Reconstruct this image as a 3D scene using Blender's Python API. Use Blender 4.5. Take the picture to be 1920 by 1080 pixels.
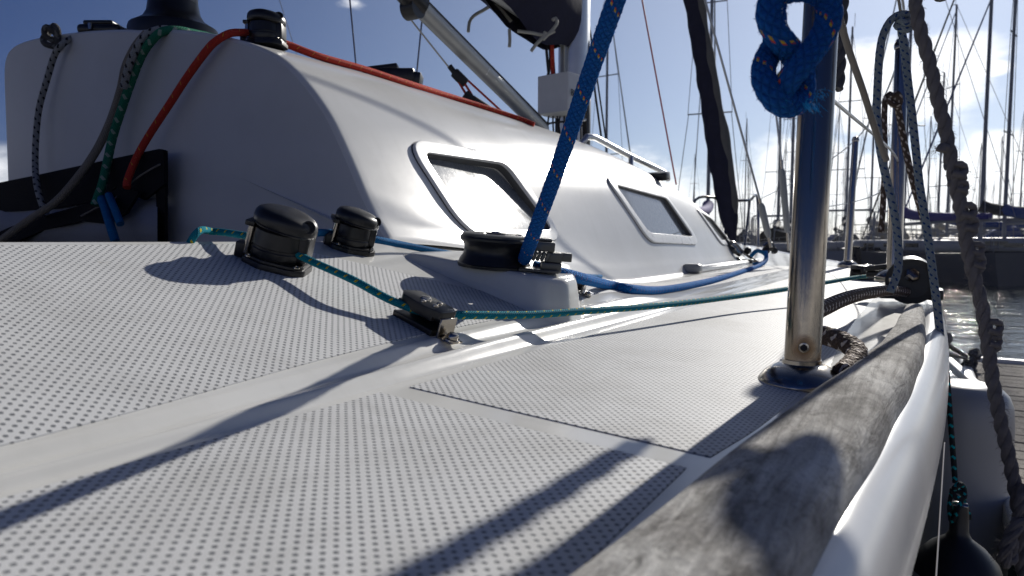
import bpy, bmesh, math, random
from mathutils import Vector, Matrix
from mathutils.bvhtree import BVHTree
R = math.radians
V = Vector
random.seed(7)
sc = bpy.context.scene
for o in list(bpy.data.objects): bpy.data.objects.remove(o)

# ------------------------------------------------------------------ camera
YAW, PITCH, F = 31.0, 4.0, 1280.0
cd = bpy.data.cameras.new("camera"); cam = bpy.data.objects.new("camera", cd); sc.collection.objects.link(cam)
cd.lens = 24; cd.sensor_width = 36; cd.clip_start = 0.01; cd.clip_end = 8000
cam.rotation_euler = (R(90 - PITCH), 0, R(YAW))
cd.dof.use_dof = True; cd.dof.focus_distance = 0.86; cd.dof.aperture_fstop = 11
sc.camera = cam
CR = cam.rotation_euler.to_matrix()
def ray(px, py):
    return CR @ V(((px - 960) / F, (540 - py) / F, -1.0))
def B(px, py, d):                 # point seen at a pixel of the photograph, d metres along the optical axis
    return ray(px, py) * d
def onx(px, py, x): r = ray(px, py); return r * (x / r.x)
def ony(px, py, y): r = ray(px, py); return r * (y / r.y)
def onz(px, py, z): r = ray(px, py); return r * (z / r.z)

# ------------------------------------------------------------------ world, sun, exposure
SUN_AZ, SUN_EL = 3.0, 26.5         # degrees clockwise from the bow (+Y), elevation
sc.view_settings.view_transform = 'Standard'; sc.view_settings.look = 'None'
sc.view_settings.exposure = 0.08; sc.view_settings.gamma = 1
w = bpy.data.worlds.new("World"); sc.world = w; w.use_nodes = True
def sun_dir():
    a, e = R(SUN_AZ), R(SUN_EL)
    return V((math.sin(a) * math.cos(e), math.cos(a) * math.cos(e), math.sin(e)))
class N:
    """small node-graph helper"""
    def __init__(s, nt): s.nt = nt
    def n(s, t, **k):
        o = s.nt.nodes.new(t)
        for a, b in k.items(): setattr(o, a, b)
        return o
    def l(s, a, b): s.nt.links.new(a, b)
    def _in(s, o, i, v):
        if v is None: return
        if hasattr(v, 'links') or isinstance(v, bpy.types.NodeSocket): s.l(v, o.inputs[i])
        else: o.inputs[i].default_value = v
    def m(s, op, a, b=None, c=None, clamp=False):
        o = s.n('ShaderNodeMath', operation=op); o.use_clamp = clamp
        s._in(o, 0, a); s._in(o, 1, b); s._in(o, 2, c)
        return o.outputs[0]
    def vm(s, op, a, b=None, sc_=None):
        o = s.n('ShaderNodeVectorMath', operation=op); s._in(o, 0, a); s._in(o, 1, b)
        if sc_ is not None: s._in(o, 3, sc_)
        return o
    def ramp(s, fac, stops):
        o = s.n('ShaderNodeValToRGB'); s.l(fac, o.inputs[0]); e = o.color_ramp.elements
        while len(e) > 1: e.remove(e[0])
        e[0].position = stops[0][0]; c = stops[0][1]; e[0].color = c if len(c) == 4 else (*c, 1)
        for p, c in stops[1:]:
            q = e.new(p); q.color = c if len(c) == 4 else (*c, 1)
        return o.outputs[0]
    def mix(s, fac, a, b, bt='MIX'):
        o = s.n('ShaderNodeMix', data_type='RGBA', blend_type=bt)
        s._in(o, 0, fac)
        for i, v in ((6, a), (7, b)):
            if isinstance(v, tuple) and len(v) == 3: v = (*v, 1)
            s._in(o, i, v)
        return o.outputs[2]
    def noise(s, vec, scale, detail=4, rough=.55, dist=0):
        o = s.n('ShaderNodeTexNoise'); s.l(vec, o.inputs['Vector'])
        o.inputs['Scale'].default_value = scale; o.inputs['Detail'].default_value = detail
        o.inputs['Roughness'].default_value = rough; o.inputs['Distortion'].default_value = dist
        return o.outputs['Fac']
    def mapping(s, vec, scale=(1, 1, 1), rot=(0, 0, 0)):
        o = s.n('ShaderNodeMapping'); s.l(vec, o.inputs[0]); o.inputs['Scale'].default_value = scale; o.inputs['Rotation'].default_value = rot
        return o.outputs[0]
g = N(w.node_tree); w.node_tree.nodes.clear()
sky = g.n('ShaderNodeTexSky', sky_type='NISHITA'); sky.sun_disc = False
sky.sun_elevation = R(SUN_EL); sky.sun_rotation = R(SUN_AZ); sky.altitude = 0
sky.air_density = 1.0; sky.dust_density = 0.35; sky.ozone_density = 3.5
tc = g.n('ShaderNodeTexCoord')
dirv = g.vm('NORMALIZE', tc.outputs['Generated']).outputs[0]
sep = g.n('ShaderNodeSeparateXYZ'); g.l(dirv, sep.inputs[0])
nz = g.noise(g.mapping(dirv, (1, 1, 2.0)), 9.0, 9, .58, .15)
def blob(px, py, rad, sx=1.0):
    d = ray(px, py).normalized()
    df = g.vm('SUBTRACT', dirv, tuple(d)).outputs[0]
    df = g.mapping(df, (1, 1, sx))
    L = g.vm('LENGTH', df).outputs['Value']
    return g.m('SUBTRACT', 1.0, g.m('DIVIDE', L, rad))
bl = blob(1640, 165, .11, 1.3)
for a in ((1745, 150, .10, 1.5), (1585, 140, .08, 1.4), (1690, 190, .08, 1.8), (668, 6, .030, 2.2), (1800, 350, .09, 1.6),
          (1650, 330, .10, 2.2), (1500, 300, .10, 2.0), (1860, 130, .03, 2.0), (1910, 300, .08, 1.5)):
    bl = g.m('MAXIMUM', bl, g.m('MULTIPLY', blob(*a), .45 if a[0] == 668 else 1.0))
low = g.m('SUBTRACT', 1.0, g.m('DIVIDE', g.m('ABSOLUTE', g.m('SUBTRACT', sep.outputs[2], .05)), .10))   # cloud bank over the horizon
low = g.m('MULTIPLY', low, .55)
cov = g.m('MAXIMUM', bl, low)
den = g.m('ADD', g.m('MULTIPLY', cov, .85), g.m('SUBTRACT', nz, .5))
cm = g.n('ShaderNodeMapRange', interpolation_type='SMOOTHSTEP'); g.l(den, cm.inputs[0])
cm.inputs[1].default_value = .12; cm.inputs[2].default_value = .46
nz2 = g.noise(g.mapping(dirv, (1, 1, 2.4)), 16.0, 6, .6, 0)
ccol = g.mix(nz2, (19, 19.5, 20), (30, 30, 30))
sat = g.n('ShaderNodeHueSaturation'); g.l(sky.outputs[0], sat.inputs['Color']); sat.inputs['Saturation'].default_value = 1.0
cosg = g.m('MAXIMUM', g.vm('DOT_PRODUCT', dirv, tuple(sun_dir())).outputs['Value'], 0.0)      # bright aureole of thin haze round the sun
tint = g.mix(g.m('POWER', cosg, 1.5), g.mix(1.0, sat.outputs[0], (.16, .28, .68), 'MULTIPLY'), g.mix(1.0, sat.outputs[0], (.80, .90, 1.06), 'MULTIPLY'))
aur = g.m('MULTIPLY', g.m('POWER', cosg, 5.0), 5.5)
hz = g.m('MULTIPLY', g.m('POWER', g.m('SUBTRACT', 1.0, g.m('ABSOLUTE', sep.outputs[2]), clamp=True), 7.0), g.m('MULTIPLY_ADD', g.m('POWER', cosg, 2.0), 5.0, .03))
addc = g.mix(1.0, tint, g.vm('SCALE', (1.0, 1.0, 1.02), None, g.m('ADD', aur, hz)).outputs[0], 'ADD')
skc = g.mix(g.m('MULTIPLY', cm.outputs[0], .8), addc, ccol)
bg = g.n('ShaderNodeBackground'); g.l(skc, bg.inputs[0]); bg.inputs[1].default_value = 0.05
wo = g.n('ShaderNodeOutputWorld'); g.l(bg.outputs[0], wo.inputs[0])
sl = bpy.data.lights.new("sun", 'SUN'); so = bpy.data.objects.new("sun", sl); sc.collection.objects.link(so)
sl.energy = 5.0; sl.angle = R(0.53); sl.color = (1.0, .955, .88)
so.rotation_euler = sun_dir().to_track_quat('Z', 'Y').to_euler()

# ------------------------------------------------------------------ mesh helpers
def catmull(P, step):
    """resample a polyline as a smooth curve with about `step` between points"""
    P = [V(p) for p in P]
    if len(P) == 2:
        n = max(1, int((P[1] - P[0]).length / step)); return [P[0].lerp(P[1], i / n) for i in range(n + 1)]
    Q = [P[0] * 2 - P[1]] + P + [P[-1] * 2 - P[-2]]
    out = []
    for i in range(1, len(Q) - 2):
        a, b, c, d = Q[i - 1:i + 3]
        n = max(2, int((c - b).length / step))
        for k in range(n):
            t = k / n; t2 = t * t; t3 = t2 * t
            out.append(.5 * ((2 * b) + (c - a) * t + (2 * a - 5 * b + 4 * c - d) * t2 + (3 * b - a - 3 * c + d) * t3))
    out.append(P[-1]); return out
def frames(C):
    T = []
    for i in range(len(C)):
        a = C[max(0, i - 1)]; b = C[min(len(C) - 1, i + 1)]
        T.append((b - a).normalized())
    u = T[0].orthogonal().normalized(); U = []
    for t in T:
        u = (u - t * u.dot(t))
        u = u.normalized() if u.length > 1e-9 else t.orthogonal().normalized()
        U.append(u)
    return T, U
class MB:
    def __init__(s): s.v = []; s.f = []; s.uv = {}; s.flat = False
    def add(s, vs, fs, M=None):
        k = len(s.v)
        s.v += [(M @ V(p)) if M else V(p) for p in vs]
        s.f += [tuple(i + k for i in f) for f in fs]
        return s
    def box(s, size, M=None, bevel=0.0, seg=2, loc=(0, 0, 0)):
        bm = bmesh.new(); bmesh.ops.create_cube(bm, size=1)
        for q in bm.verts: q.co = V((q.co.x * size[0] + loc[0], q.co.y * size[1] + loc[1], q.co.z * size[2] + loc[2]))
        if bevel: bmesh.ops.bevel(bm, geom=bm.edges[:], offset=bevel, segments=seg, affect='EDGES', profile=.5)
        s.bm(bm, M); return s
    def bm(s, bm, M=None):
        bm.verts.index_update()
        s.add([q.co.copy() for q in bm.verts], [tuple(q.index for q in f.verts) for f in bm.faces], M); bm.free(); return s
    def lathe(s, prof, M=None, seg=32, caps=True):
        k = len(s.v); vs = []; fs = []
        for r, z in prof:
            for i in range(seg):
                a = 2 * math.pi * i / seg; vs.append((r * math.cos(a), r * math.sin(a), z))
        for j in range(len(prof) - 1):
            for i in range(seg):
                i2 = (i + 1) % seg
                fs.append((j * seg + i, j * seg + i2, (j + 1) * seg + i2, (j + 1) * seg + i))
        if caps:
            fs.append(tuple(range(seg))[::-1]); fs.append(tuple((len(prof) - 1) * seg + i for i in range(seg)))
        return s.add(vs, fs, M)
    def prism(s, out, z0, z1, M=None, ch=0.0):
        n = len(out); c = (sum(p[0] for p in out) / n, sum(p[1] for p in out) / n)
        rings = [(z0, 0), (z1 - ch, 0)] + ([(z1 - ch * .35, ch * .25), (z1, ch)] if ch else [])
        vs = []
        for z, o in rings:
            for p in out:
                d = math.hypot(p[0] - c[0], p[1] - c[1]) or 1; k = 1 - o / d
                vs.append((c[0] + (p[0] - c[0]) * k, c[1] + (p[1] - c[1]) * k, z))
        fs = []
        for j in range(len(rings) - 1):
            for i in range(n):
                fs.append((j * n + i, j * n + (i + 1) % n, (j + 1) * n + (i + 1) % n, (j + 1) * n + i))
        fs.append(tuple(range(n))[::-1]); fs.append(tuple((len(rings) - 1) * n + i for i in range(n)))
        return s.add(vs, fs, M)
    def tube(s, P, r, seg=12, step=None, relief=0.0, strands=8, smooth=True, caps=True, rfun=None):
        """round rope, wire or bar along P with UV = (turn, length in metres)"""
        C = catmull(P, step or max(r * .8, .002)) if smooth else [V(p) for p in P]
        T, U = frames(C); k = len(s.v); L = 0; n = len(C)
        for i, c in enumerate(C):
            if i: L += (C[i] - C[i - 1]).length
            b = T[i].cross(U[i]); rr = rfun(i / (n - 1)) * r if rfun else r
            for j in range(seg + 1):
                a = 2 * math.pi * j / seg; q = rr
                if relief:
                    x = strands * j / seg; y = L / (r * 1.9)
                    q += relief * r * (abs(math.sin(math.pi * (x + y))) + abs(math.sin(math.pi * (x - y))) - 1.2)
                s.v.append(c + (U[i] * math.cos(a) + b * math.sin(a)) * q)
                s.uv[len(s.v) - 1] = (j / seg, L)
        w_ = seg + 1
        for i in range(n - 1):
            for j in range(seg):
                s.f.append((k + i * w_ + j, k + i * w_ + j + 1, k + (i + 1) * w_ + j + 1, k + (i + 1) * w_ + j))
        if caps:
            s.f.append(tuple(k + j for j in range(seg))[::-1]); s.f.append(tuple(k + (n - 1) * w_ + j for j in range(seg)))
        return s
    def laid(s, P, r, step=None, turns_len=None, seg=8, n=3):
        """three-strand twisted rope"""
        C = catmull(P, step or r * .5); T, U = frames(C); tl = turns_len or r * 7
        L = 0; paths = [[] for _ in range(n)]
        for i, c in enumerate(C):
            if i: L += (C[i] - C[i - 1]).length
            b = T[i].cross(U[i])
            for k in range(n):
                a = 2 * math.pi * (L / tl + k / n)
                paths[k].append(c + (U[i] * math.cos(a) + b * math.sin(a)) * r * .48)
        for p in paths: s.tube(p, r * .56, seg, smooth=False)
        return s
    def bar(s, a, b, r, seg=8, r2=None):
        a, b = V(a), V(b); d = b - a
        M = Matrix.Translation(a) @ d.to_track_quat('Z', 'Y').to_matrix().to_4x4()
        return s.lathe([(r, 0), (r if r2 is None else r2, d.length)], M, seg)
    def ball(s, c, r, seg=12, sc_=(1, 1, 1)):
        n = seg // 2; prof = [(max(1e-5, math.sin(math.pi * i / n)) * r, -math.cos(math.pi * i / n) * r) for i in range(n + 1)]
        return s.lathe(prof, Matrix.Translation(V(c)) @ Matrix.Diagonal((*sc_, 1)), seg, False)
    def hairs(s, P, r, n, ln, th=.00025, rnd=random):
        """loose fibres standing off a rope"""
        C = catmull(P, r); T, U = frames(C)
        for _ in range(n):
            i = rnd.randrange(1, len(C) - 1); b = T[i].cross(U[i]); a = rnd.uniform(0, 6.283)
            o = U[i] * math.cos(a) + b * math.sin(a); p = C[i] + o * r * .95
            d = (o + T[i] * rnd.uniform(-1.2, 1.2)).normalized() * ln * rnd.uniform(.4, 1.3)
            q = p + d * .5 + V((rnd.uniform(-1, 1), rnd.uniform(-1, 1), rnd.uniform(-1, 1))) * ln * .15; e = p + d + V((0, 0, -.3 * ln))
            s.bar(p, q, th, 3); s.bar(q, e, th, 3, th * .3)
        return s
WL = {}
def mesh_obj(name, mb, mat, off, sharp=38):
    me = bpy.data.meshes.new(name); me.from_pydata([p - off for p in mb.v], [], mb.f)
    if mb.uv:
        ul = me.uv_layers.new(name="UVMap").data
        for l in me.loops:
            ul[l.index].uv = mb.uv.get(l.vertex_index, (0, 0))
    me.polygons.foreach_set('use_smooth', [not mb.flat] * len(me.polygons))
    if not mb.flat: me.set_sharp_from_angle(angle=R(sharp))
    me.materials.append(mat); me.update()
    o = bpy.data.objects.new(name, me); sc.collection.objects.link(o); return o
def part(name, mb, mat, parent, label=None, sharp=38):
    off = WL.get(parent.name, V((0, 0, 0)))
    o = mesh_obj(name, mb, mat, off, sharp); o.parent = parent; WL[o.name] = off
    if label: o['label'] = label
    return o
def tag(o, label, cat, group=None):
    o['label'] = label; o['category'] = cat
    if group: o['group'] = group
    return o
def thing(name, loc, label, cat, group=None):
    o = bpy.data.objects.new(name, None); sc.collection.objects.link(o); o.location = loc; o.empty_display_size = .1
    WL[o.name] = V(loc); return tag(o, label, cat, group)
def solo(name, mb, mat, label, cat, group=None, sharp=38):
    """a thing that is one mesh; its origin sits at its lowest point"""
    lo = min(mb.v, key=lambda p: p.z).copy()
    o = mesh_obj(name, mb, mat, lo, sharp); o.location = lo; WL[o.name] = lo; return tag(o, label, cat, group)
def copy_tree(o, parent=None):
    c = o.copy(); sc.collection.objects.link(c)
    if parent: c.parent = parent; c.matrix_parent_inverse = o.matrix_parent_inverse
    for ch in [x for x in bpy.data.objects if x.parent == o]: copy_tree(ch, c)
    return c
def sstep(a, b, x):
    t = min(1, max(0, (x - a) / (b - a))); return t * t * (3 - 2 * t)
def interp(tab, x):
    """smooth monotone-ish table lookup"""
    if x <= tab[0][0]: return tab[0][1]
    if x >= tab[-1][0]: return tab[-1][1]
    for i in range(len(tab) - 1):
        if tab[i][0] <= x <= tab[i + 1][0]:
            x0, y0 = tab[i]; x1, y1 = tab[i + 1]
            def sl_(k):
                if k <= 0 or k >= len(tab) - 1: return None
                return (tab[k + 1][1] - tab[k - 1][1]) / (tab[k + 1][0] - tab[k - 1][0])
            s0 = sl_(i); s1 = sl_(i + 1); ch = (y1 - y0) / (x1 - x0)
            s0 = ch if s0 is None else s0; s1 = ch if s1 is None else s1
            h = x1 - x0; t = (x - x0) / h
            return (2*t**3-3*t*t+1)*y0 + (t**3-2*t*t+t)*h*s0 + (-2*t**3+3*t*t)*y1 + (t**3-t*t)*h*s1
def frame_at(p, up, fwd):
    z = V(up).normalized(); y = V(fwd); y = (y - z * y.dot(z)).normalized(); x = y.cross(z)
    M = Matrix((x, y, z)).transposed().to_4x4(); M.translation = V(p); return M
def round_poly(C, rad, n=6):
    out = []; m = len(C)
    for i in range(m):
        p = V(C[i]).to_2d(); a = V(C[i - 1]).to_2d() - p; b = V(C[(i + 1) % m]).to_2d() - p
        r = rad[i] if hasattr(rad, '__len__') else rad
        al = a.angle(b) / 2; t = min(r / math.tan(al), a.length * .48, b.length * .48)
        p0 = p + a.normalized() * t; p1 = p + b.normalized() * t
        for k in range(n + 1):
            u = k / n; q = p0 * (1 - u) ** 2 + p * 2 * u * (1 - u) + p1 * u * u
            out.append((q.x, q.y))
    return out
def offset_poly(C, d):
    """offset a convex polygon outwards by d (any winding)"""
    m = len(C); c = sum((V(p).to_2d() for p in C), V((0, 0))) / m; L = []
    for i in range(m):
        p = V(C[i]).to_2d(); q = V(C[(i + 1) % m]).to_2d(); e = (q - p).normalized(); nrm = V((e.y, -e.x))
        if nrm.dot(p - c) < 0: nrm = -nrm
        L.append((p + nrm * d, e))
    out = []
    for i in range(m):
        p, e = L[i - 1]; q, f = L[i]
        den_ = e.x * f.y - e.y * f.x; t = ((q.x - p.x) * f.y - (q.y - p.y) * f.x) / den_
        out.append((p.x + e.x * t, p.y + e.y * t))
    return out

# ------------------------------------------------------------------ materials
def mat(name):
    m = bpy.data.materials.new(name); m.use_nodes = True; nt = m.node_tree; G = N(nt)
    b = nt.nodes['Principled BSDF']; return m, G, b
def setb(b, **k):
    names = dict(col='Base Color', rough='Roughness', metal='Metallic', sheent='Sheen Tint', spec='Specular IOR Level', coat='Coat Weight', coatr='Coat Roughness', ior='IOR', sheen='Sheen Weight', normal='Normal', sss='Subsurface Weight', trans='Transmission Weight')
    for a, v in k.items():
        if isinstance(v, tuple) and len(v) == 3: v = (*v, 1)
        b.inputs[names[a]].default_value = v
def bump(G, b, h, dist=.001, strength=1.0, inp='Normal'):
    bu = G.n('ShaderNodeBump'); bu.inputs['Distance'].default_value = dist; bu.inputs['Strength'].default_value = strength
    G.l(h, bu.inputs['Height']); G.l(bu.outputs[0], b.inputs[inp]); return bu
def simple(name, col, rough=.5, metal=0.0, var=.15, scale=30, bmp=0.0, spec=.5, coat=0.0):
    m, G, b = mat(name); setb(b, rough=rough, metal=metal, spec=spec, coat=coat)
    t = G.n('ShaderNodeTexCoord').outputs['Object']; nf = G.noise(t, scale, 5, .6)
    lo = tuple(c * (1 - var) for c in col); hi = tuple(min(1, c * (1 + var)) for c in col)
    G.l(G.mix(nf, lo, hi), b.inputs['Base Color'])
    G.l(G.m('MULTIPLY_ADD', nf, .25, rough - .125, clamp=True), b.inputs['Roughness'])
    if bmp: bump(G, b, nf, bmp)
    return m
def gelcoat(name, col=(.64, .64, .615), rough=.17, dirt_shade=.5, wave=.0006):
    m, G, b = mat(name); setb(b, spec=.34, coat=.05, coatr=.08)
    t = G.n('ShaderNodeTexCoord').outputs['Object']
    big = G.noise(t, 3.5, 5, .6); fine = G.noise(t, 55, 6, .7); st = G.noise(G.mapping(t, (22, 3, 22)), 1.0, 4, .6)
    grime = G.ramp(G.m('ADD', G.m('MULTIPLY', big, .8), G.m('MULTIPLY', st, .2)), [(.42, (1, 1, 1)), (.72, (1 - .35 * dirt_shade, 1 - .37 * dirt_shade, 1 - .42 * dirt_shade))])
    sp = G.ramp(fine, [(.66, (1, 1, 1)), (.78, (.90, .89, .86))])
    c = G.mix(1.0, col, grime, 'MULTIPLY'); c = G.mix(.7 * dirt_shade, c, G.mix(1.0, c, sp, 'MULTIPLY'))
    run = G.noise(G.mapping(t, (9, 34, 5)), 1.0, 6, .65, .3)
    c = G.mix(G.ramp(run, [(.52, (0, 0, 0)), (.74, (.34 * dirt_shade,) * 3)]), c, (.42, .42, .39))
    hair = G.m('ABSOLUTE', G.m('SUBTRACT', G.noise(G.mapping(t, (14, 5, 20), (.4, .2, .6)), 1.0, 2, .4, 1.5), .5))
    G.l(c, b.inputs['Base Color'])
    G.l(G.m('MULTIPLY_ADD', fine, .06, rough - .03, clamp=True), b.inputs['Roughness'])
    bump(G, b, G.m('ADD', G.noise(t, 5, 2, .4), G.m('MULTIPLY', fine, .012)), wave * 3)
    return m
M_gel = gelcoat('gelcoat_white')
M_hull = gelcoat('gelcoat_gunwale', (.66, .67, .68), .22, .4, .0001)
M_top = gelcoat('gelcoat_topsides_shaded', (.045, .05, .055), .12, .4, .0001)  # white topsides lying in shade; that darkness is put into the colour
M_cab = gelcoat('gelcoat_cabin', (.62, .62, .605), .24, .35, .00018)
def nonskid(name):
    m, G, b = mat(name); setb(b, spec=.2)
    t = G.n('ShaderNodeTexCoord').outputs['Object']; sp = G.n('ShaderNodeSeparateXYZ'); G.l(t, sp.inputs[0])
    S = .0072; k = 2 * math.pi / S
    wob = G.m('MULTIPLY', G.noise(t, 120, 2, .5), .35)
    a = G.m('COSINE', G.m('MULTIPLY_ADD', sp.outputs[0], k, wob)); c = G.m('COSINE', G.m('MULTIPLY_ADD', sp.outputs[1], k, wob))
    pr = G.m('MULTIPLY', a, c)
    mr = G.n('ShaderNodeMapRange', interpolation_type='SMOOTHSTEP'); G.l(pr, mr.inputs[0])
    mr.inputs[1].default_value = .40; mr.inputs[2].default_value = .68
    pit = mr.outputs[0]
    big = G.noise(t, 14, 5, .65); fine = G.noise(t, 300, 3, .6)
    base = G.mix(big, (.52, .53, .535), (.61, .615, .615))
    base = G.mix(G.m('MULTIPLY', fine, .3), base, (.60, .60, .58))
    wear = G.noise(t, 4.5, 6, .68, .6); base = G.mix(G.ramp(wear, [(.50, (0, 0, 0)), (.66, (.8, .8, .8))]), base, (.46, .46, .45))
    spots = G.noise(t, 38, 4, .7); base = G.mix(G.ramp(spots, [(.68, (0, 0, 0)), (.74, (.5, .5, .5))]), base, (.36, .33, .28))
    dirt_shade = G.mix(big, (.11, .12, .13), (.18, .19, .20))       # grime in the pits, with their shade painted into the colour
    G.l(G.mix(G.m('MULTIPLY', pit, G.m('MULTIPLY_ADD', G.noise(t, 26, 4, .7), .9, .45, clamp=True)), base, dirt_shade), b.inputs['Base Color'])
    b.inputs['Roughness'].default_value = .6
    bump(G, b, G.m('SUBTRACT', G.m('MULTIPLY', fine, .08), pit), .0009)
    return m
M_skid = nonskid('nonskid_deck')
def rope_mat(name, base, alt=None, altk=0, flecks=(), fl=.045, fn=12, ft=.022, rough=.75, tw=14, dirt_shade=.3, pl=.0015, r=.006):
    """braided cover: diagonal plaits as bump, tracer flecks laid in a helix"""
    m, G, b = mat(name); setb(b, rough=rough, sheen=0.0, spec=.08)
    uv = G.n('ShaderNodeTexCoord').outputs['UV']; sp = G.n('ShaderNodeSeparateXYZ'); G.l(uv, sp.inputs[0])
    u, v = sp.outputs[0], sp.outputs[1]
    n = 8; kv = n / (2 * math.pi * r)
    x = G.m('ADD', G.m('MULTIPLY', u, n), G.m('MULTIPLY', v, kv)); y = G.m('SUBTRACT', G.m('MULTIPLY', u, n), G.m('MULTIPLY', v, kv))
    sx = G.m('ABSOLUTE', G.m('SINE', G.m('MULTIPLY', x, math.pi))); sy = G.m('ABSOLUTE', G.m('SINE', G.m('MULTIPLY', y, math.pi)))
    h = G.m('MINIMUM', sx, sy)
    fib = G.noise(G.mapping(uv, (60, 900, 1)), 1.0, 3, .7)
    c = G.mix(G.m('MULTIPLY', G.m('SUBTRACT', 1.0, h, clamp=True), .45), base, tuple(q * .35 for q in base))
    c = G.mix(G.m('MULTIPLY', fib, dirt_shade), c, tuple(min(1, q * .7 + .04) for q in base))
    if alt:
        fx = G.m('FRACT', G.m('DIVIDE', G.m('ADD', x, .5), altk or 4)); fy = G.m('FRACT', G.m('DIVIDE', G.m('ADD', y, .5), altk or 4))
        ms = G.m('MULTIPLY', G.m('LESS_THAN', fx, .30), G.m('LESS_THAN', fy, .55))
        c = G.mix(ms, c, alt)
    for i, fc in enumerate(flecks):
        p = G.m('FRACT', G.m('ADD', G.m('DIVIDE', v, fl), G.m('MULTIPLY', u, 1.0)))
        near = G.m('LESS_THAN', G.m('ABSOLUTE', G.m('SUBTRACT', p, .5 + i * .03)), ft)
        q = G.m('FRACT', G.m('MULTIPLY', u, fn)); on = G.m('LESS_THAN', G.m('ABSOLUTE', G.m('SUBTRACT', q, .45)), .20)
        c = G.mix(G.m('MULTIPLY', near, on), c, fc)
    G.l(c, b.inputs['Base Color'])
    bump(G, b, G.m('ADD', h, G.m('MULTIPLY', fib, .35)), r * .22)
    return m
M_blue = rope_mat('rope_blue', (.004, .085, .36), flecks=((.62, .07, .03), (.60, .42, .03)), fl=.047, fn=11, r=.0085)
for n_ in M_blue.node_tree.nodes:
    if n_.type == 'BSDF_PRINCIPLED': setb(n_, sheen=.4, sheent=(.02, .35, 1.0))
M_blue3 = rope_mat('rope_blue_forward', (.004, .15, .50), flecks=((.50, .10, .05),), fl=.02, fn=4, r=.0085)
for n_ in M_blue3.node_tree.nodes:
    if n_.type == 'BSDF_PRINCIPLED': setb(n_, sheen=.25, sheent=(.02, .4, 1.0))
M_blue2 = rope_mat('rope_blue_thin', (.008, .15, .38), flecks=((.02, .3, .6),), fl=.02, r=.004)
M_teal = rope_mat('rope_teal', (.005, .25, .33), flecks=((.62, .50, .03),), fl=.0135, fn=3, ft=.085, r=.004)
M_red = rope_mat('rope_red', (.62, .055, .035), flecks=((.65, .35, .05),), fl=.03, fn=3, r=.006)
M_green = rope_mat('rope_green', (.02, .20, .12), (.25, .34, .28), 5, r=.006)
M_grey = rope_mat('rope_grey_fleck', (.36, .37, .38), (.015, .016, .02), 4, r=.006)
M_beige = rope_mat('rope_beige', (.30, .27, .23), r=.007)
M_bluegrey = rope_mat('rope_bluegrey', (.30, .36, .40), (.03, .07, .20), 3, r=.0055, dirt_shade=.5)
M_brown = rope_mat('rope_brown', (.13, .09, .068), (.70, .62, .55), 3, r=.009, dirt_shade=.5)
M_darkrope = rope_mat('rope_dark', (.10, .10, .105), (.2, .2, .2), 5, r=.007, dirt_shade=.5)
M_cord = rope_mat('rope_cord', (.36, .33, .29), r=.004, dirt_shade=.5)
M_laid = simple('rope_laid_grey', (.16, .15, .15), .9, var=.35, scale=150, bmp=.0015, spec=.1)
M_fibre = simple('rope_fibre', (.45, .44, .45), .8, spec=.1)
M_bluefib = simple('rope_fibre_blue', (.02, .30, .60), .8, spec=.1)
M_black = simple('black_plastic', (.009, .009, .010), .36, var=.4, scale=60, spec=.45)
M_blackm = simple('black_matt', (.012, .012, .014), .65, var=.4, scale=80)
M_anod = simple('grey_anodised', (.10, .10, .095), .38, .55, var=.25, scale=60, bmp=.0002)
M_grey_pl = simple('grey_plastic', (.28, .29, .29), .45, var=.15)
M_web = simple('black_webbing', (.010, .010, .013), .85, var=.5, scale=300, bmp=.001, spec=.1)
M_white = simple('white_paint', (.72, .72, .70), .35, var=.08)
M_wire = simple('steel_wire', (.32, .33, .35), .35, .9, var=.2, scale=200)
M_alu = simple('aluminium', (.55, .56, .57), .35, .85, var=.12, scale=20)
M_alud = simple('aluminium_dull', (.33, .34, .34), .42, .5, var=.2, scale=20)
M_frame = simple('window_frame', (.72, .72, .70), .3, var=.06, spec=.5)
M_gasket_shade = simple('window_gasket_shade', (.05, .05, .052), .5)
M_navy = simple('navy_canvas', (.018, .019, .038), .85, var=.35, scale=25, bmp=.0012, spec=.1)
M_uv = simple('sail_strip_grey', (.10, .10, .10), .8, var=.3, scale=25, bmp=.006, spec=.2)
M_fender = simple('fender_black', (.012, .012, .013), .4, var=.3)
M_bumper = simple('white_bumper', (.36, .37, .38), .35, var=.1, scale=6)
M_box = simple('box_grey', (.50, .51, .52), .45, var=.12, scale=18)
def stainless():
    m, G, b = mat('stainless'); setb(b, metal=1.0)
    t = G.n('ShaderNodeTexCoord').outputs['Object']
    nf = G.noise(G.mapping(t, (500, 500, 12)), 1.0, 4, .6); n2 = G.noise(t, 40, 5, .7)
    G.l(G.mix(G.m('MULTIPLY', n2, .5), (.40, .365, .32), (.20, .18, .155)), b.inputs['Base Color'])
    G.l(G.m('MULTIPLY_ADD', n2, .22, .06), b.inputs['Roughness'])
    bump(G, b, nf, .00008); return m
M_ss = stainless()
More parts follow.
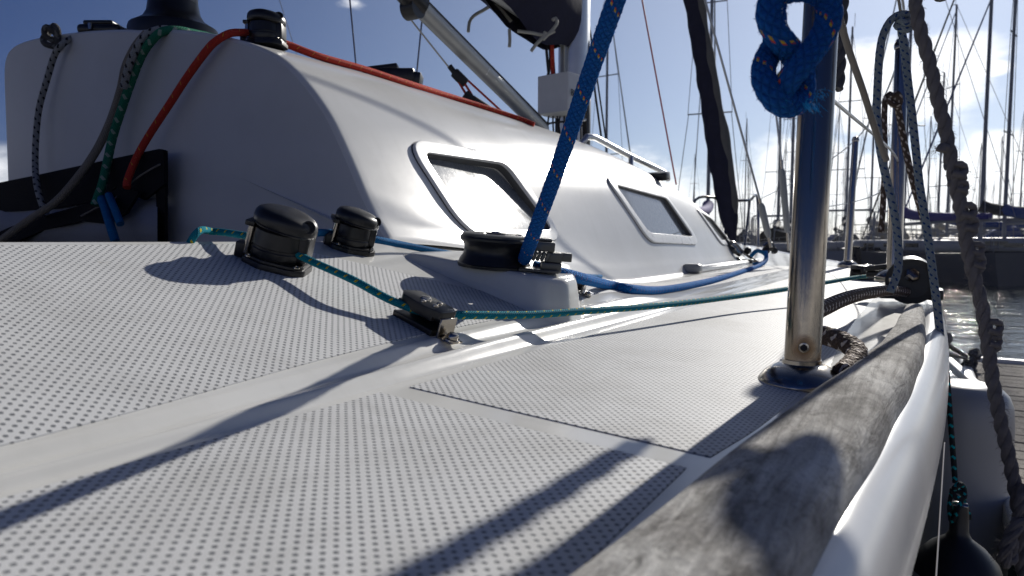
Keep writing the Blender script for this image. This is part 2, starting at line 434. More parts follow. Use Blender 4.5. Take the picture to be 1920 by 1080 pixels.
def stanchion_mat(base, height, hole):
    """stainless with tea-coloured rust weeping round the foot and the fixing hole"""
    m, G, b = mat('stainless_rusty'); setb(b, metal=1.0)
    geo = G.n('ShaderNodeNewGeometry').outputs['Position']
    t = G.n('ShaderNodeTexCoord').outputs['Object']; n2 = G.noise(t, 70, 6, .7)
    sp = G.n('ShaderNodeSeparateXYZ'); G.l(geo, sp.inputs[0])
    low = G.m('SUBTRACT', 1.0, G.m('DIVIDE', G.m('SUBTRACT', sp.outputs[2], base.z), .035), clamp=True)
    dh = G.vm('LENGTH', G.vm('SUBTRACT', geo, tuple(hole)).outputs[0]).outputs['Value']
    nh = G.m('SUBTRACT', 1.0, G.m('DIVIDE', dh, .013), clamp=True)
    f = G.m('MULTIPLY', G.m('ADD', G.m('MULTIPLY', low, .55), G.m('MULTIPLY', nh, 1.7)), G.m('ADD', n2, .25), clamp=True)
    c = G.mix(G.m('MULTIPLY', n2, .45), (.30, .26, .215), (.12, .105, .085))
    c = G.mix(f, c, (.30, .17, .06)); G.l(c, b.inputs['Base Color'])
    G.l(G.m('MULTIPLY_ADD', f, .35, G.m('MULTIPLY_ADD', n2, .16, .05)), b.inputs['Roughness'])
    G.l(G.m('SUBTRACT', 1.0, G.m('MULTIPLY', f, .5)), b.inputs['Metallic'])
    bump(G, b, G.noise(G.mapping(t, (600, 600, 10)), 1.0, 4, .6), .00012); return m
def glass():
    m, G, b = mat('window_glass'); setb(b, col=(.05, .06, .07), rough=.025, spec=1.0)
    t = G.n('ShaderNodeTexCoord').outputs['Object']
    sc1 = G.noise(G.mapping(t, (50, 160, 40), (0, 0, .5)), 1.0, 6, .75); sc2 = G.noise(t, 420, 3, .6)
    d = G.m('ADD', G.m('MULTIPLY', G.ramp(sc1, [(.4, (0, 0, 0)), (.75, (1, 1, 1))]), .12), G.m('MULTIPLY', G.ramp(sc2, [(.6, (0, 0, 0)), (.7, (1, 1, 1))]), .35))
    d = G.m('ADD', d, .10, clamp=True)
    b2 = G.n('ShaderNodeBsdfPrincipled'); b2.inputs['Base Color'].default_value = (.62, .64, .66, 1); b2.inputs['Roughness'].default_value = .22
    mx = G.n('ShaderNodeMixShader'); G.l(d, mx.inputs[0]); G.l(b.outputs[0], mx.inputs[1]); G.l(b2.outputs[0], mx.inputs[2])
    G.l(mx.outputs[0], G.nt.nodes['Material Output'].inputs[0]); return m
M_glass = glass()
def old_wood(name, col=(.36, .34, .31), dark=(.10, .095, .085), along=(160, 9, 160), bd=.0016, blot=1.0):
    m, G, b = mat(name); setb(b, rough=.85, spec=.15)
    t = G.n('ShaderNodeTexCoord').outputs['Object']
    gr = G.noise(G.mapping(t, along), 1.0, 6, .7, .8); sp = G.noise(G.mapping(t, (1, .45, 1)), 60, 6, .75, .5); big = G.noise(G.mapping(t, (1, .5, 1)), 13, 5, .65)
    spk = G.noise(t, 420, 3, .7)
    c = G.mix(G.ramp(gr, [(.32, (0, 0, 0)), (.60, (1, 1, 1))]), tuple(q * 2.2 for q in dark), col)
    c = G.mix(G.ramp(big, [(.46, (0, 0, 0)), (.66, (.75 * blot,) * 3)]), c, tuple(min(.75, q * 1.7) for q in col))
    c = G.mix(G.ramp(big, [(.30, (.8 * blot,) * 3), (.46, (0, 0, 0))]), c, dark)
    c = G.mix(G.ramp(sp, [(.50, (0, 0, 0)), (.66, (.85, .85, .85))]), c, dark)
    c = G.mix(G.ramp(spk, [(.5, (0, 0, 0)), (.7, (.4, .4, .4))]), c, tuple(q * .6 for q in dark))
    h = G.m('ADD', G.m('MULTIPLY', gr, 1.0), G.m('SUBTRACT', G.m('MULTIPLY', spk, .2), G.m('MULTIPLY', sp, .8)))
    G.l(c, b.inputs['Base Color']); bump(G, b, h, bd)
    return m
M_teak = old_wood('weathered_teak', (.46, .445, .42), (.10, .095, .088), (190, 12, 190), .0026)
M_plank = old_wood('dock_planks', (.27, .25, .22), (.10, .09, .08), (6, 90, 90), .004, .3)
def water():
    m, G, b = mat('harbour_water'); setb(b, col=(.012, .022, .024), rough=.06, spec=.5, ior=1.33)
    t = G.n('ShaderNodeTexCoord').outputs['Object']
    a = G.noise(G.mapping(t, (1.2, 2.6, 1), (0, 0, R(-30))), 1.0, 5, .6, .4); c = G.noise(t, 7, 4, .6)
    bump(G, b, G.m('ADD', a, G.m('MULTIPLY', c, .18)), .035, .9); return m
M_water = water()

# ------------------------------------------------------------------ the yacht: hull, deck, cabin
XC = -1.24
SHEER = [(-2.2, -.16), (-1.2, -.06), (0, -.030), (.36, -.009), (.56, .006), (.8, .021), (1.07, .032), (1.36, .038), (1.8, .034), (2.4, -.02), (3.22, -.19), (4.1, -.52), (4.9, -.88), (5.35, -1.12), (5.6, -1.24)]
def xs(y): return interp(SHEER, y)
def fade(y): return 1 - sstep(.8, 1.75, y)
def ripple(u):
    return .45 * sstep(.06, .32, u) + .55 * sstep(.62, .94, u)
def deck_z(x, y):
    zf = .022 * sstep(2.5, 5.5, y)
    o = max(x, -.345)
    z = -.112 - .018 * min(1.25, max(0, (o + .34) / .25)) + zf
    if x < -.345:
        wb_ = interp([(-1, .028), (.1, .028), (.4, .046), (.65, .055), (1, .06)], y)
        st_ = .012 + .009 * sstep(.1, .6, y)
        u = min(1, (-.345 - x) / wb_); fr = 1 - sstep(1.02, 1.3, y) * .85
        z += fr * (st_ * ripple(u) + .0040 * sstep(.2, .6, y) * math.exp(-((u - .36) / .09) ** 2))
        if x < -.345 - wb_:
            z += (.1103 - st_) / (.323 - wb_) * (1 - sstep(.72, 1.75, y)) * (-.345 - wb_ - x)
    # camber of the foredeck towards the centreline
    if y > 2.6: z += .05 * sstep(-.5, XC, x) * sstep(2.6, 3.6, y)
    return z
yacht = thing('sailing_yacht', V((XC, .5, -1.3)), 'white racing cruiser yacht seen along its starboard side deck with a low wedge cabin', 'sailing yacht')

def strip(name, mb, xl, xr, ys, nx, zf, lift=0.0, skirt=0.0):
    k = len(mb.v)
    for y in ys:
        a, b = xl(y), xr(y)
        for i in range(nx + 1):
            x = a + (b - a) * i / nx; mb.v.append(V((x, y, zf(x, y) + lift)))
    n = nx + 1
    for j in range(len(ys) - 1):
        for i in range(nx):
            q = (k + j * n + i, k + j * n + i + 1, k + (j + 1) * n + i + 1, k + (j + 1) * n + i)
            mb.f.append(q)
    if skirt:
        loop = [k + i for i in range(nx)] + [k + j * n + nx for j in range(len(ys) - 1)] + [k + (len(ys) - 1) * n + i for i in range(nx, 0, -1)] + [k + j * n for j in range(len(ys) - 1, 0, -1)]
        m0 = len(mb.v)
        for i in loop: mb.v.append(mb.v[i] - V((0, 0, skirt)))
        for i in range(len(loop)):
            a, b = loop[i], loop[(i + 1) % len(loop)]; c, d = m0 + (i + 1) % len(loop), m0 + i
            mb.f.append((a, d, c, b))
def frange(a, b, s):
    n = max(1, int(round((b - a) / s))); return [a + (b - a) * i / n for i in range(n + 1)]

dk = MB()
XST = [-.668, -.62, -.56, -.50, -.46, -.435] + [-.42 + .075 * i / 44 for i in range(45)] + [-.33, -.28, -.2, -.12]
YS = frange(-2.2, .72, .05) + frange(.74, 1.8, .03) + frange(1.86, 5.55, .08)
rows = []
for y in YS:
    e = xs(y) - .02; row = []
    inner = -.668 if y < .757 else XC
    st = ([inner] if inner < -.668 else []) + ([-1.05, -.9, -.78, -.71] if inner < -.668 else [-.668, -.668, -.668, -.668, -.668]) + XST
    for x in st:
        x2 = x if e > -.10 else (XC + (x - XC) * (e - XC) / (-.10 - XC))
        row.append(V((min(x2, e), y, deck_z(min(x2, e), y) if x2 <= e else deck_z(e, y))))
    row.append(V((e, y, deck_z(e, y))))
    rows.append(row)
n = len(rows[0])
for r_ in rows: dk.v += r_
for j in range(len(rows) - 1):
    for i in range(n - 1):
        a, b, c, d = j * n + i, j * n + i + 1, (j + 1) * n + i + 1, (j + 1) * n + i
        if (dk.v[a] - dk.v[b]).length < 1e-6 and (dk.v[c] - dk.v[d]).length < 1e-6: continue
        dk.f.append((a, b, c, d))
# rounded coaming edge going down into the cockpit well, and the cockpit sole
edge = [(-.668, 0), (-.6715, -.0012), (-.674, -.004), (-.675, -.008), (-.676, -.03), (-.676, -.05)]
k = len(dk.v); ye = [y for y in YS if y < .757] + [.757]
for y in ye:
    z0 = deck_z(-.668, y)
    for x, z in edge: dk.v.append(V((x, y, z0 + z)))
for j in range(len(ye) - 1):
    for i in range(len(edge) - 1):
        dk.f.append((k + j * 6 + i + 1, k + j * 6 + i, k + (j + 1) * 6 + i, k + (j + 1) * 6 + i + 1))
# port side: mirror image of the starboard deck
k = len(dk.v); half = len(dk.v)
for p in dk.v[:half]: dk.v.append(V((2 * XC - p.x, p.y, p.z)))
dk.f += [tuple(i + k for i in f[::-1]) for f in dk.f[:]]
deck = part('deck', dk, M_gel, yacht, sharp=50)
ck = MB(); ck.box((1.128, 2.95, .02), Matrix.Translation((XC, -.72, -.47)))
for sx in (-1, 1):
    ck.box((.008, 2.95, .42), Matrix.Translation((XC + sx * .563, -.72, -.245)))
    ck.box((.34, 2.4, .03), Matrix.Translation((XC + sx * .39, -.6, -.27)), .008, 2)
part('cockpit_lining', ck, simple('cockpit_teak', (.10, .075, .05), .7, var=.3, scale=20), yacht)

# cabin trunk
SEC = [(-.030, 0), (-.012, .010), (-.002, .035), (.008, .065), (.020, .10), (.038, .165), (.060, .26), (.082, .35), (.106, .44), (.134, .52), (.164, .59), (.192, .645), (.222, .69), (.265, .735), (.32, .78), (.42, .845), (.52, .89), (.60, .915)]
TOP = [(.757, .43), (1.2, .452), (1.6, .462), (2.06, .455), (2.5, .415), (2.9, .35), (3.2, .27), (3.45, .15), (3.65, .0), (3.8, -.07)]
WID = [(.757, 1), (2.1, 1), (2.9, .965), (3.3, .90), (3.6, .80), (3.8, .70)]
PORT_AFT = [(-1.31, .40), (-1.42, .415), (-1.52, .425), (-1.60, .431), (-1.66, .434), (-1.71, .434), (-1.745, .431), (-1.77, .424), (-1.785, .413), (-1.795, .395), (-1.80, .36), (-1.802, .30), (-1.804, .24), (-1.806, .18), (-1.808, .12), (-1.81, .06), (-1.812, .0), (-1.815, -.08)]
def xb(y): return XC + (-.672 - XC) * interp(WID, y)
def sec(y):
    w_ = interp(WID, y); zt = interp(TOP, y); zb = deck_z(min(xb(y), -.45), y) - .004
    S = [(XC + (-.672 - dx - XC) * w_, zb + f * (zt - zb)) for dx, f in SEC]
    P = [(2 * XC - x, z) for x, z in S[::-1]]
    t = sstep(.757, 1.15, y)
    P = [(a[0] * (1 - t) + b[0] * t, a[1] * (1 - t) + b[1] * t) for a, b in zip(PORT_AFT, P)]
    return S + P
def refine(S, k=3):
    C = catmull([(a, 0, b) for a, b in S], 1e9) if 0 else S
    out = []
    for i in range(len(S) - 1):
        for j in range(k):
            # Catmull-Rom between section points
            p0 = V(S[max(0, i - 1)]); p1 = V(S[i]); p2 = V(S[i + 1]); p3 = V(S[min(len(S) - 1, i + 2)]); t = j / k
            out.append(.5 * ((2 * p1) + (p2 - p0) * t + (2 * p0 - 5 * p1 + 4 * p2 - p3) * t * t + (3 * p1 - p0 - 3 * p2 + p3) * t ** 3))
    out.append(V(S[-1])); return out
cb = MB(); CY = [.757 + .0025 * i for i in range(3)] + frange(.77, 3.0, .0125) + frange(3.03, 3.78, .03)
secs = []
RND = [(.757, .0075), (.7595, .003), (.762, .0008)]
for y in CY:
    S = refine(sec(y)); ins = 0
    for ry, ro in RND:
        if abs(y - ry) < 1e-5: ins = ro
    if ins:
        c = V((-1.25, .1)); S = [p + (c - p).normalized() * ins for p in S]
    secs.append([V((p.x, y, p.y)) for p in S])
nS = len(secs[0])
cabin_faces = []
for s_ in secs: cb.v += s_
for j in range(len(secs) - 1):
    for i in range(nS - 1):
        cabin_faces.append((j * nS + i, j * nS + i + 1, (j + 1) * nS + i + 1, (j + 1) * nS + i))
full = BVHTree.FromPolygons(cb.v, cabin_faces)
deckT = BVHTree.FromPolygons(dk.v, dk.f)
def cast(T, px, py):
    r = ray(px, py); h = T.ray_cast(V((0, 0, 0)), r.normalized())
    return (h[0], h[1]) if h[0] is not None else (None, None)
def on_cabin(px, py, lift=0.0, tries=60):
    """point on the cabin under a pixel; pixels that just miss its skyline slide down to it"""
    for i in range(tries):
        p, nn = cast(full, px, py + i)
        if p: return p + (nn if nn.dot(p) < 0 else -nn) * lift
    raise ValueError((px, py))
def on_deck(px, py, lift=0.0, tries=40):
    for i in range(tries):
        p, nn = cast(deckT, px, py + i)
        if p: return p + V((0, 0, 1)) * lift
    raise ValueError((px, py))
# windows cut into the cabin side
WIN = [[(787, 288), (945, 309), (1033, 433), (886, 433)], [(1149, 347), (1247, 373), (1298, 445), (1213, 438)], [(1310, 398), (1334, 407), (1366, 451), (1349, 451)]]
WRAD = [[.020, .045, .016, .075], [.018, .045, .016, .09], [.016, .06, .014, .10]]
wins = []
for W in WIN:
    P = [on_cabin(*q) for q in W]; c = sum(P, V()) / 4
    nn = ((P[0] - P[2]).cross(P[1] - P[3])).normalized()
    if nn.x < 0: nn = -nn
    M = frame_at(c, nn, (0, 1, 0))          # local x: down the side, y: forward, z: outwards
    Mi = M.inverted(); inner = [tuple((Mi @ p).to_2d()) for p in P]
    wins.append((M, Mi, inner))
def inside(poly, q):
    r_ = False; n_ = len(poly)
    for i in range(n_):
        a, b = poly[i], poly[(i + 1) % n_]
        if (a[1] > q[1]) != (b[1] > q[1]) and q[0] < (b[0] - a[0]) * (q[1] - a[1]) / (b[1] - a[1]) + a[0]: r_ = not r_
    return r_
cuts = [(Mi, round_poly(offset_poly(inn, .011), WRAD[i])) for i, (M, Mi, inn) in enumerate(wins)]
for f in cabin_faces:
    c = sum((cb.v[i] for i in f), V()) / 4
    drop = False
    if c.x > XC + .2:
        for Mi, po in cuts:
            q = Mi @ c
            if abs(q.z) < .1 and inside(po, (q.x, q.y)): drop = True
    if not drop: cb.f.append(f)
cabin = part('cabin', cb, M_cab, yacht, sharp=60)
bk = MB(); S0 = [V((p.x, .757, p.z)) for p in secs[0]]
bk.v = S0 + [V((-1.81, .757, -.46)), V((-.670, .757, -.46))]; bk.f = [tuple(range(len(bk.v)))]
bk.flat = True
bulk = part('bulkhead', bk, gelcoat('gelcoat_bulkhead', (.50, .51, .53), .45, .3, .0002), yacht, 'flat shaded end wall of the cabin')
for i, (M, Mi, inn) in enumerate(wins):
    r_ = WRAD[i]; outer = round_poly(offset_poly(inn, (.026, .031, .024)[i]), [q + .028 for q in r_], 8); inner = round_poly(inn, r_, 8)
    n_ = len(outer); mb = MB(); up = (.0065, .0065, .0055)[i]
    def shrink(po, d):
        c = (sum(p[0] for p in po) / len(po), sum(p[1] for p in po) / len(po))
        return [(p[0] + (c[0] - p[0]) * d / max(1e-6, math.hypot(p[0] - c[0], p[1] - c[1])), p[1] + (c[1] - p[1]) * d / max(1e-6, math.hypot(p[0] - c[0], p[1] - c[1]))) for p in po]
    rings = [(outer, -.05), (outer, up - .0014), (shrink(outer, .0004), up - .0005), (shrink(outer, .0014), up), (shrink(outer, .0030), up + .0001), (shrink(inner, -.0045), up + .0001), (shrink(inner, -.002), up), (shrink(inner, -.0006), up - .0003), (inner, up - .0012), (inner, -.022)]
    def zs(p):
        h = full.ray_cast(M @ V((p[0], p[1], .12)), -M.col[2].to_3d(), .4)
        return (Mi @ h[0]).z if h[0] else 0.0
    flt = [0] + [1] * (len(rings) - 2) + [0]
    for (po, z), fl_ in zip(rings, flt): mb.v += [M @ V((p[0], p[1], z + zs(p) * fl_)) for p in po]
    for j in range(len(rings) - 1):
        for a in range(n_): mb.f.append((j * n_ + a, j * n_ + (a + 1) % n_, (j + 1) * n_ + (a + 1) % n_, (j + 1) * n_ + a))
    wr = bpy.data.objects.new('window', None); sc.collection.objects.link(wr); wr.parent = yacht; WL[wr.name] = WL[yacht.name]
    part('frame', mb, M_frame, wr, sharp=30)
    sl2 = MB(); so_ = shrink(outer, -.0028)  # added dark ring imitates the shaded side of the frame
    for po, z in ((so_, -.002), (so_, .0007), (outer, .0011)): sl2.v += [M @ V((p[0], p[1], z + zs(p))) for p in po]
    for j in range(2):
        for a in range(n_): sl2.f.append((j * n_ + a, j * n_ + (a + 1) % n_, (j + 1) * n_ + (a + 1) % n_, (j + 1) * n_ + a))
    part('shade_line', sl2, M_gasket_shade, wr)
    gk = MB(); zm = sum(zs(p) for p in inner) / len(inner); rg = [(shrink(inner, .001), zm + .002), (shrink(inner, .003), zm - .001), (shrink(inner, .0032), zm - .012)]
    for po, z in rg: gk.v += [M @ V((p[0], p[1], z)) for p in po]
    for j in range(2):
        for a in range(n_): gk.f.append((j * n_ + a, j * n_ + (a + 1) % n_, (j + 1) * n_ + (a + 1) % n_, (j + 1) * n_ + a))
    part('gasket', gk, M_gasket_shade, wr)
    gl = MB(); big = offset_poly(inn, .004); gl.flat = True
    # first pane turned to throw the sun's glint at the camera; others barely tilted
    need = (sun_dir() - B(925, 365, 1).normalized()).normalized(); Rn = M.to_3x3().inverted() @ need
    tilt = V((max(-.11, min(.11, Rn.x)), max(-.08, min(.08, Rn.y)))) if i == 0 else V((.02, .01))
    for p in big: gl.v.append(M @ V((p[0], p[1], zm - .0065 - (tilt.x * p[0] + tilt.y * p[1]))))
    gl.f = [(0, 1, 2, 3)]; part('pane', gl, M_glass, wr)
    if i == 0: print('GLINT need local', [round(q, 3) for q in Rn], 'centre', [round(q, 3) for q in M.translation], flush=True)

# hull: gunwale roll, crease and topsides
HS = [(-.034, -.001), (-.026, .003), (-.016, .0025), (-.008, -.002), (-.002, -.010), (.002, -.022), (.004, -.040), (.004, -.058), (.0015, -.0635), (.000, -.068), (-.012, -.10), (-.026, -.16), (-.038, -.26), (-.044, -.42), (-.046, -.65), (-.06, -.95), (-.10, -1.2), (-.18, -1.36), (-.4, -1.55)]
hb = MB(); HY = frange(-2.2, 5.6, .05)
for y in HY:
    x0 = xs(y); z0 = deck_z(x0 - .03, y); fl = sstep(3.0, 5.6, y)
    for dx, dz in HS:
        k_ = 1 if dz > -.1 else 1 + .0
        x = x0 + dx - (.35 * fl * max(0, -dz - .1) * .6)
        hb.v.append(V((max(x, XC), y - (.12 * max(0, -dz) * fl), z0 + dz)))
nH = len(HS)
for j in range(len(HY) - 1):
    for i in range(nH - 1): hb.f.append((j * nH + i, (j + 1) * nH + i, (j + 1) * nH + i + 1, j * nH + i + 1))
k = len(hb.v)
for p in hb.v[:k]: hb.v.append(V((2 * XC - p.x, p.y, p.z)))
hb.f += [tuple(i + k for i in f[::-1]) for f in hb.f[:]]
hb.f.append(tuple(range(nH)) + tuple(k + i for i in range(nH))[::-1])
me_h = part('hull', hb, M_hull, yacht, sharp=35); me_h.data.materials.append(M_top)
for pl_ in me_h.data.polygons:
    if all(me_h.data.vertices[v_].co.z + 1e9 and ((v_ % (2 * k)) % nH) >= 8 for v_ in pl_.vertices): pl_.material_index = 1

# moulded non-skid panels
def edge_r(y): return interp([(.4, -.104), (.5, -.092), (.885, -.068), (1.6, -.042), (2.0, -.055), (3.2, -.27)], y)
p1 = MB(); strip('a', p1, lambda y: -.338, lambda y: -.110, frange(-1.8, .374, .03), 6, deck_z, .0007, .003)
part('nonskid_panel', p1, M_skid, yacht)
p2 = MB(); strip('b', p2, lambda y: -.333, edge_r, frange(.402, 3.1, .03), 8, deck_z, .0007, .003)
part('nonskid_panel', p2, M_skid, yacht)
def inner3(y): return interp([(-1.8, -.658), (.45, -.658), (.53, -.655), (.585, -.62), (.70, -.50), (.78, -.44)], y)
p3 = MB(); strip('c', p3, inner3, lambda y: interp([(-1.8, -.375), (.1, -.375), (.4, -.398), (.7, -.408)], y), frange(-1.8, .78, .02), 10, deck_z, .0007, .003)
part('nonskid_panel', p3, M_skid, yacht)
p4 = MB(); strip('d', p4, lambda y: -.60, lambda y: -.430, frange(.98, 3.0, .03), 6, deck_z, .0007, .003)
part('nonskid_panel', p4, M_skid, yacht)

# timber toe rail
OUT = [(-2.2, -.19), (-1, -.095), (0, -.056), (.22, -.039), (.39, -.024), (.54, -.012), (.76, .000), (1.07, .008), (1.34, .008), (1.5, .002)]
INN = [(-2.2, -.27), (-1, -.165), (0, -.113), (.21, -.098), (.31, -.089), (.45, -.077), (.61, -.061), (.83, -.042), (1.1, -.029), (1.3, -.024), (1.5, -.018)]
tr = MB(); TY = frange(-2.2, 1.40, .02) + [1.42, 1.44, 1.455, 1.47, 1.48, 1.487]
PR = [(0, -.006), (.004, .008), (.018, .0150), (.045, .0195), (.09, .0220), (.18, .0232), (.35, .0240), (.55, .0240), (.72, .0232), (.84, .0215), (.92, .0175), (.97, .011), (1.0, .002), (1.0, -.012)]
for y in TY:
    a, b = interp(INN, y), interp(OUT, y); e = 1 - sstep(1.40, 1.49, y) * .75; c = (a + b) / 2
    hgt = 1 - .65 * sstep(1.38, 1.49, y); wob = .0012 * math.sin(y * 9) + .0007 * math.sin(y * 31)
    for u, z in PR:
        x = c + (a + (b - a) * u - c) * e + wob; tr.v.append(V((x, y, deck_z(a, y) + z * hgt)))
nP = len(PR)
for j in range(len(TY) - 1):
    for i in range(nP - 1): tr.f.append((j * nP + i, j * nP + i + 1, (j + 1) * nP + i + 1, (j + 1) * nP + i))
tr.f.append(tuple((len(TY) - 1) * nP + i for i in range(nP)))
part('toe_rail', tr, M_teak, yacht, 'weathered grey timber toe rail', sharp=60)

# plinth moulded into the side deck, under the sheave block
def plinth():
    mb = MB(); base = [(-.625, .735), (-.385, .735), (-.362, .76), (-.362, .985), (-.385, 1.01), (-.625, 1.01)]
    A = [(-.630, .712), (-.392, .722), (-.366, .752), (-.371, .800), (-.45, .96), (-.635, .99)]; Bt = [(-.590, .738), (-.404, .741), (-.384, .764), (-.388, .796), (-.465, .935), (-.590, .95)]
    lev = []
    def ring(C, r): return round_poly(C, r, 6)
    zt = lambda x, y: -.047 + (-.392 - x) * .15
    prof = [(0, .022, None, -.006), (.35, .022, .12, 0), (.6, .02, .45, 0), (.85, .018, .86, 0), (.93, .016, .95, 0), (1.0, .012, 1.0, 0)]
    steps = [(0.0, 0.0), (.14, .03), (.28, .12), (.40, .35), (.50, .65), (.60, .86), (.72, .95), (.86, .99), (1.0, 1.0)]
    for u, hgt in steps:
        C = [(a[0] * (1 - u) + b[0] * u, a[1] * (1 - u) + b[1] * u) for a, b in zip(A, Bt)]
        for p in ring(C, .022): 
            zd = deck_z(*p) - .002; mb.v.append(V((p[0], p[1], zd + (zt(*p) - zd) * hgt)))
    n_ = len(ring(A, .022))
    for j in range(len(steps) - 1):
        for i in range(n_): mb.f.append((j * n_ + i, j * n_ + (i + 1) % n_, (j + 1) * n_ + (i + 1) % n_, (j + 1) * n_ + i))
    mb.f.append(tuple((len(steps) - 1) * n_ + i for i in range(n_)))
    return mb, zt
pl, plz = plinth(); part('block_plinth', pl, M_gel, yacht, sharp=50)
pt = BVHTree.FromPolygons(pl.v, pl.f)

# ------------------------------------------------------------------ deck hardware (parts of the yacht)
def holder(name, parent=yacht, label=None):
    o = bpy.data.objects.new(name, None); sc.collection.objects.link(o); o.parent = parent; WL[o.name] = WL[parent.name]
    if label: o['label'] = label
    return o
def Mrot(M, a): return M @ Matrix.Rotation(a, 4, 'Z')
def turning_block(M, s=1.0, label=None):
    """local z: off the surface, x: to the right of the view"""
    M = M @ Matrix.Diagonal((s, s, s, 1)); T = Matrix.Translation
    h = holder('turning_block', yacht, label)
    base = [(.034, -.020), (.034, .012), (.018, .027), (-.012, .030), (-.030, .018), (-.036, 0), (-.030, -.020), (-.008, -.033), (.022, -.031)]
    b = MB(); b.prism(round_poly(base, .010), 0, .007, M, .0015); b.prism(round_poly([(p[0] * .93, p[1] * .93) for p in base], .010), .007, .010, M, .001)
    part('base_plate', b, M_black, h)
    c = MB(); c.lathe([(.026, .010), (.027, .013), (.027, .0185), (.0262, .0195), (.0262, .0215), (.027, .0225), (.026, .038), (.024, .040)], M @ T((-.001, -.002, 0)), 40)
    c.box((.016, .030, .030), M, .004, 3, loc=(.023, 0, .025))
    part('drum', c, M_anod if 0 else M_black, h)
    d = MB()
    prof = [(.0285, .0405), (.0298, .043), (.030, .0485), (.0292, .0530), (.0268, .0566), (.0225, .0588), (.0130, .0600), (.0005, .0603)]
    k = len(d.v); d.lathe(prof, None, 40)
    d.v[k:] = [M @ (V((p.x * 1.08 + .001, p.y, p.z - p.x * .10 + (abs(p.x) * -.05)))) for p in d.v[k:]]
    d.box((.018, .026, .016), M @ T((.022, -.002, .0435)) @ Matrix.Rotation(.25, 4, 'Y'), .005, 3)
    part('cap', d, M_black, h)
    e = MB(); e.lathe([(.0068, 0), (.0068, .0025), (.0052, .0025), (.0052, .0005)], M @ T((.0265, -.012, .050)) @ Matrix.Rotation(R(62), 4, 'X') @ Matrix.Rotation(R(25), 4, 'Y'), 20)
    part('eyelet', e, M_blackm, h)
    for x, y in ((.026, -.024), (-.022, -.026)):
        sw = MB(); sw.lathe([(.0034, .0095), (.0032, .0106), (.0018, .0112), (.0016, .0104)], M @ T((x, y, 0)), 14); part('screw', sw, M_ss, h)
    rm = MB(); rm.tube([(M @ V((math.cos(a_) * .0302 * 1.04 + .001, math.sin(a_) * .0302, .0418 - math.cos(a_) * .003))) for a_ in [k_ * math.pi / 14 for k_ in range(29)]], .0009, 6, smooth=False); part('cap_rim', rm, M_black, h)
    p = MB()
    for x, y in ((-.031, -.010), (-.028, .012)): p.lathe([(.0036, .008), (.0036, .042)], M @ T((x, y, 0)) @ Matrix.Rotation(.06, 4, 'Y'), 14)
    part('roller_pin', p, M_ss, h)
    f = MB(); f.box((.010, .016, .016), M, .0015, 2, loc=(-.036, -.006, .010)); f.box((.010, .036, .006), M, .0015, 2, loc=(-.030, .002, .040)); part('cheek', f, M_black, h)
    return h
RIGHT = CR @ V((1, 0, 0))
def surf_frame(T, px, py, up=None):
    p, nn = cast(T, px, py)
    if nn.z < 0: nn = -nn
    z = V(up or nn).normalized(); x = (RIGHT - z * RIGHT.dot(z)).normalized(); y = z.cross(x)
    M = Matrix((x, y, z)).transposed().to_4x4(); M.translation = p; return M
Mb1 = surf_frame(deckT, 512, 502); s1 = Mb1.translation.dot(CR @ V((0, 0, -1))) * 132 / F / .072
Mb1 = Mb1 @ Matrix.Translation((0, .012, .0)); turning_block(Mb1, s1, 'nearer and larger black turning block')
Mb2 = surf_frame(deckT, 652, 470); s2 = Mb2.translation.dot(CR @ V((0, 0, -1))) * 92 / F / .072
Mb2 = Mb2 @ Matrix.Translation((0, .014, .0)) @ Matrix.Rotation(.35, 4, 'Z'); turning_block(Mb2, s2)
print('BLOCK scale', round(s1, 3), round(s2, 3), [round(q, 3) for q in Mb1.translation], [round(q, 3) for q in Mb2.translation], flush=True)
def seat(px, py, d0=1.0, d1=3.2):
    '''roof point nearest under the line of sight through a pixel on or just above the skyline'''
    best = None
    for i in range(220):
        q_ = B(px, py, d0 + (d1 - d0) * i / 219); h_ = full.ray_cast(V((q_.x, q_.y, 3)), V((0, 0, -1)))
        if h_[0] and (best is None or q_.z - h_[0].z < best[0]): best = (q_.z - h_[0].z, h_[0].copy())
    return best[1]
p3_ = seat(500, 84); Mb3 = surf_frame(full, 497, 100, (0, 0, 1)); Mb3.translation = p3_ + V((0, 0, -.002)); s3 = p3_.dot(CR @ V((0, 0, -1))) * 78 / F / .072
turning_block(Mb3, s3)

# sheave block and rope jammer on the plinth
q = cast(pt, 925, 505)[0]; q = q or V((-.5, .8, -.03))
Msh = surf_frame(pt, 925, 506, (.10, -.02, 1)) if cast(pt, 925, 506)[0] else frame_at((-.5, .8, -.03), (0, 0, 1), (0, 1, 0))
Msh = Msh @ Matrix.Translation((0, .038, .004))
dS = Msh.translation.dot(CR @ V((0, 0, -1))); rs = dS * 70 / F
print('SHEAVE', [round(a, 3) for a in Msh.translation], 'd', round(dS, 3), 'r', round(rs, 4), flush=True)
sh = holder('sheave_block', yacht, 'wide grooved sheave block with a toothed jammer')
b = MB(); b.lathe([(rs * .99, -.004), (rs * 1.0, 0), (rs * .97, .001), (rs * .955, .0025), (rs * .93, .006), (rs * .86, .011), (rs * .83, .016), (rs * .83, .022), (rs * .87, .0265), (rs * .94, .030), (rs * .955, .0315), (rs * .955, .034), (rs * .93, .036)], Msh, 56); part('sheave', b, M_black, sh, sharp=25)
b = MB(); b.lathe([(rs * .90, .036), (rs * .90, .0385), (rs * .86, .0395), (rs * .35, .0395), (rs * .33, .0385), (rs * .28, .0385), (rs * .26, .041), (.001, .041)], Msh, 48)
b.box((.062, .030, .0035), Msh, .001, 2, loc=(rs * .85, -.006, .0375)); part('cheek_plate', b, M_anod, sh)
b = MB()
jx = rs * .80
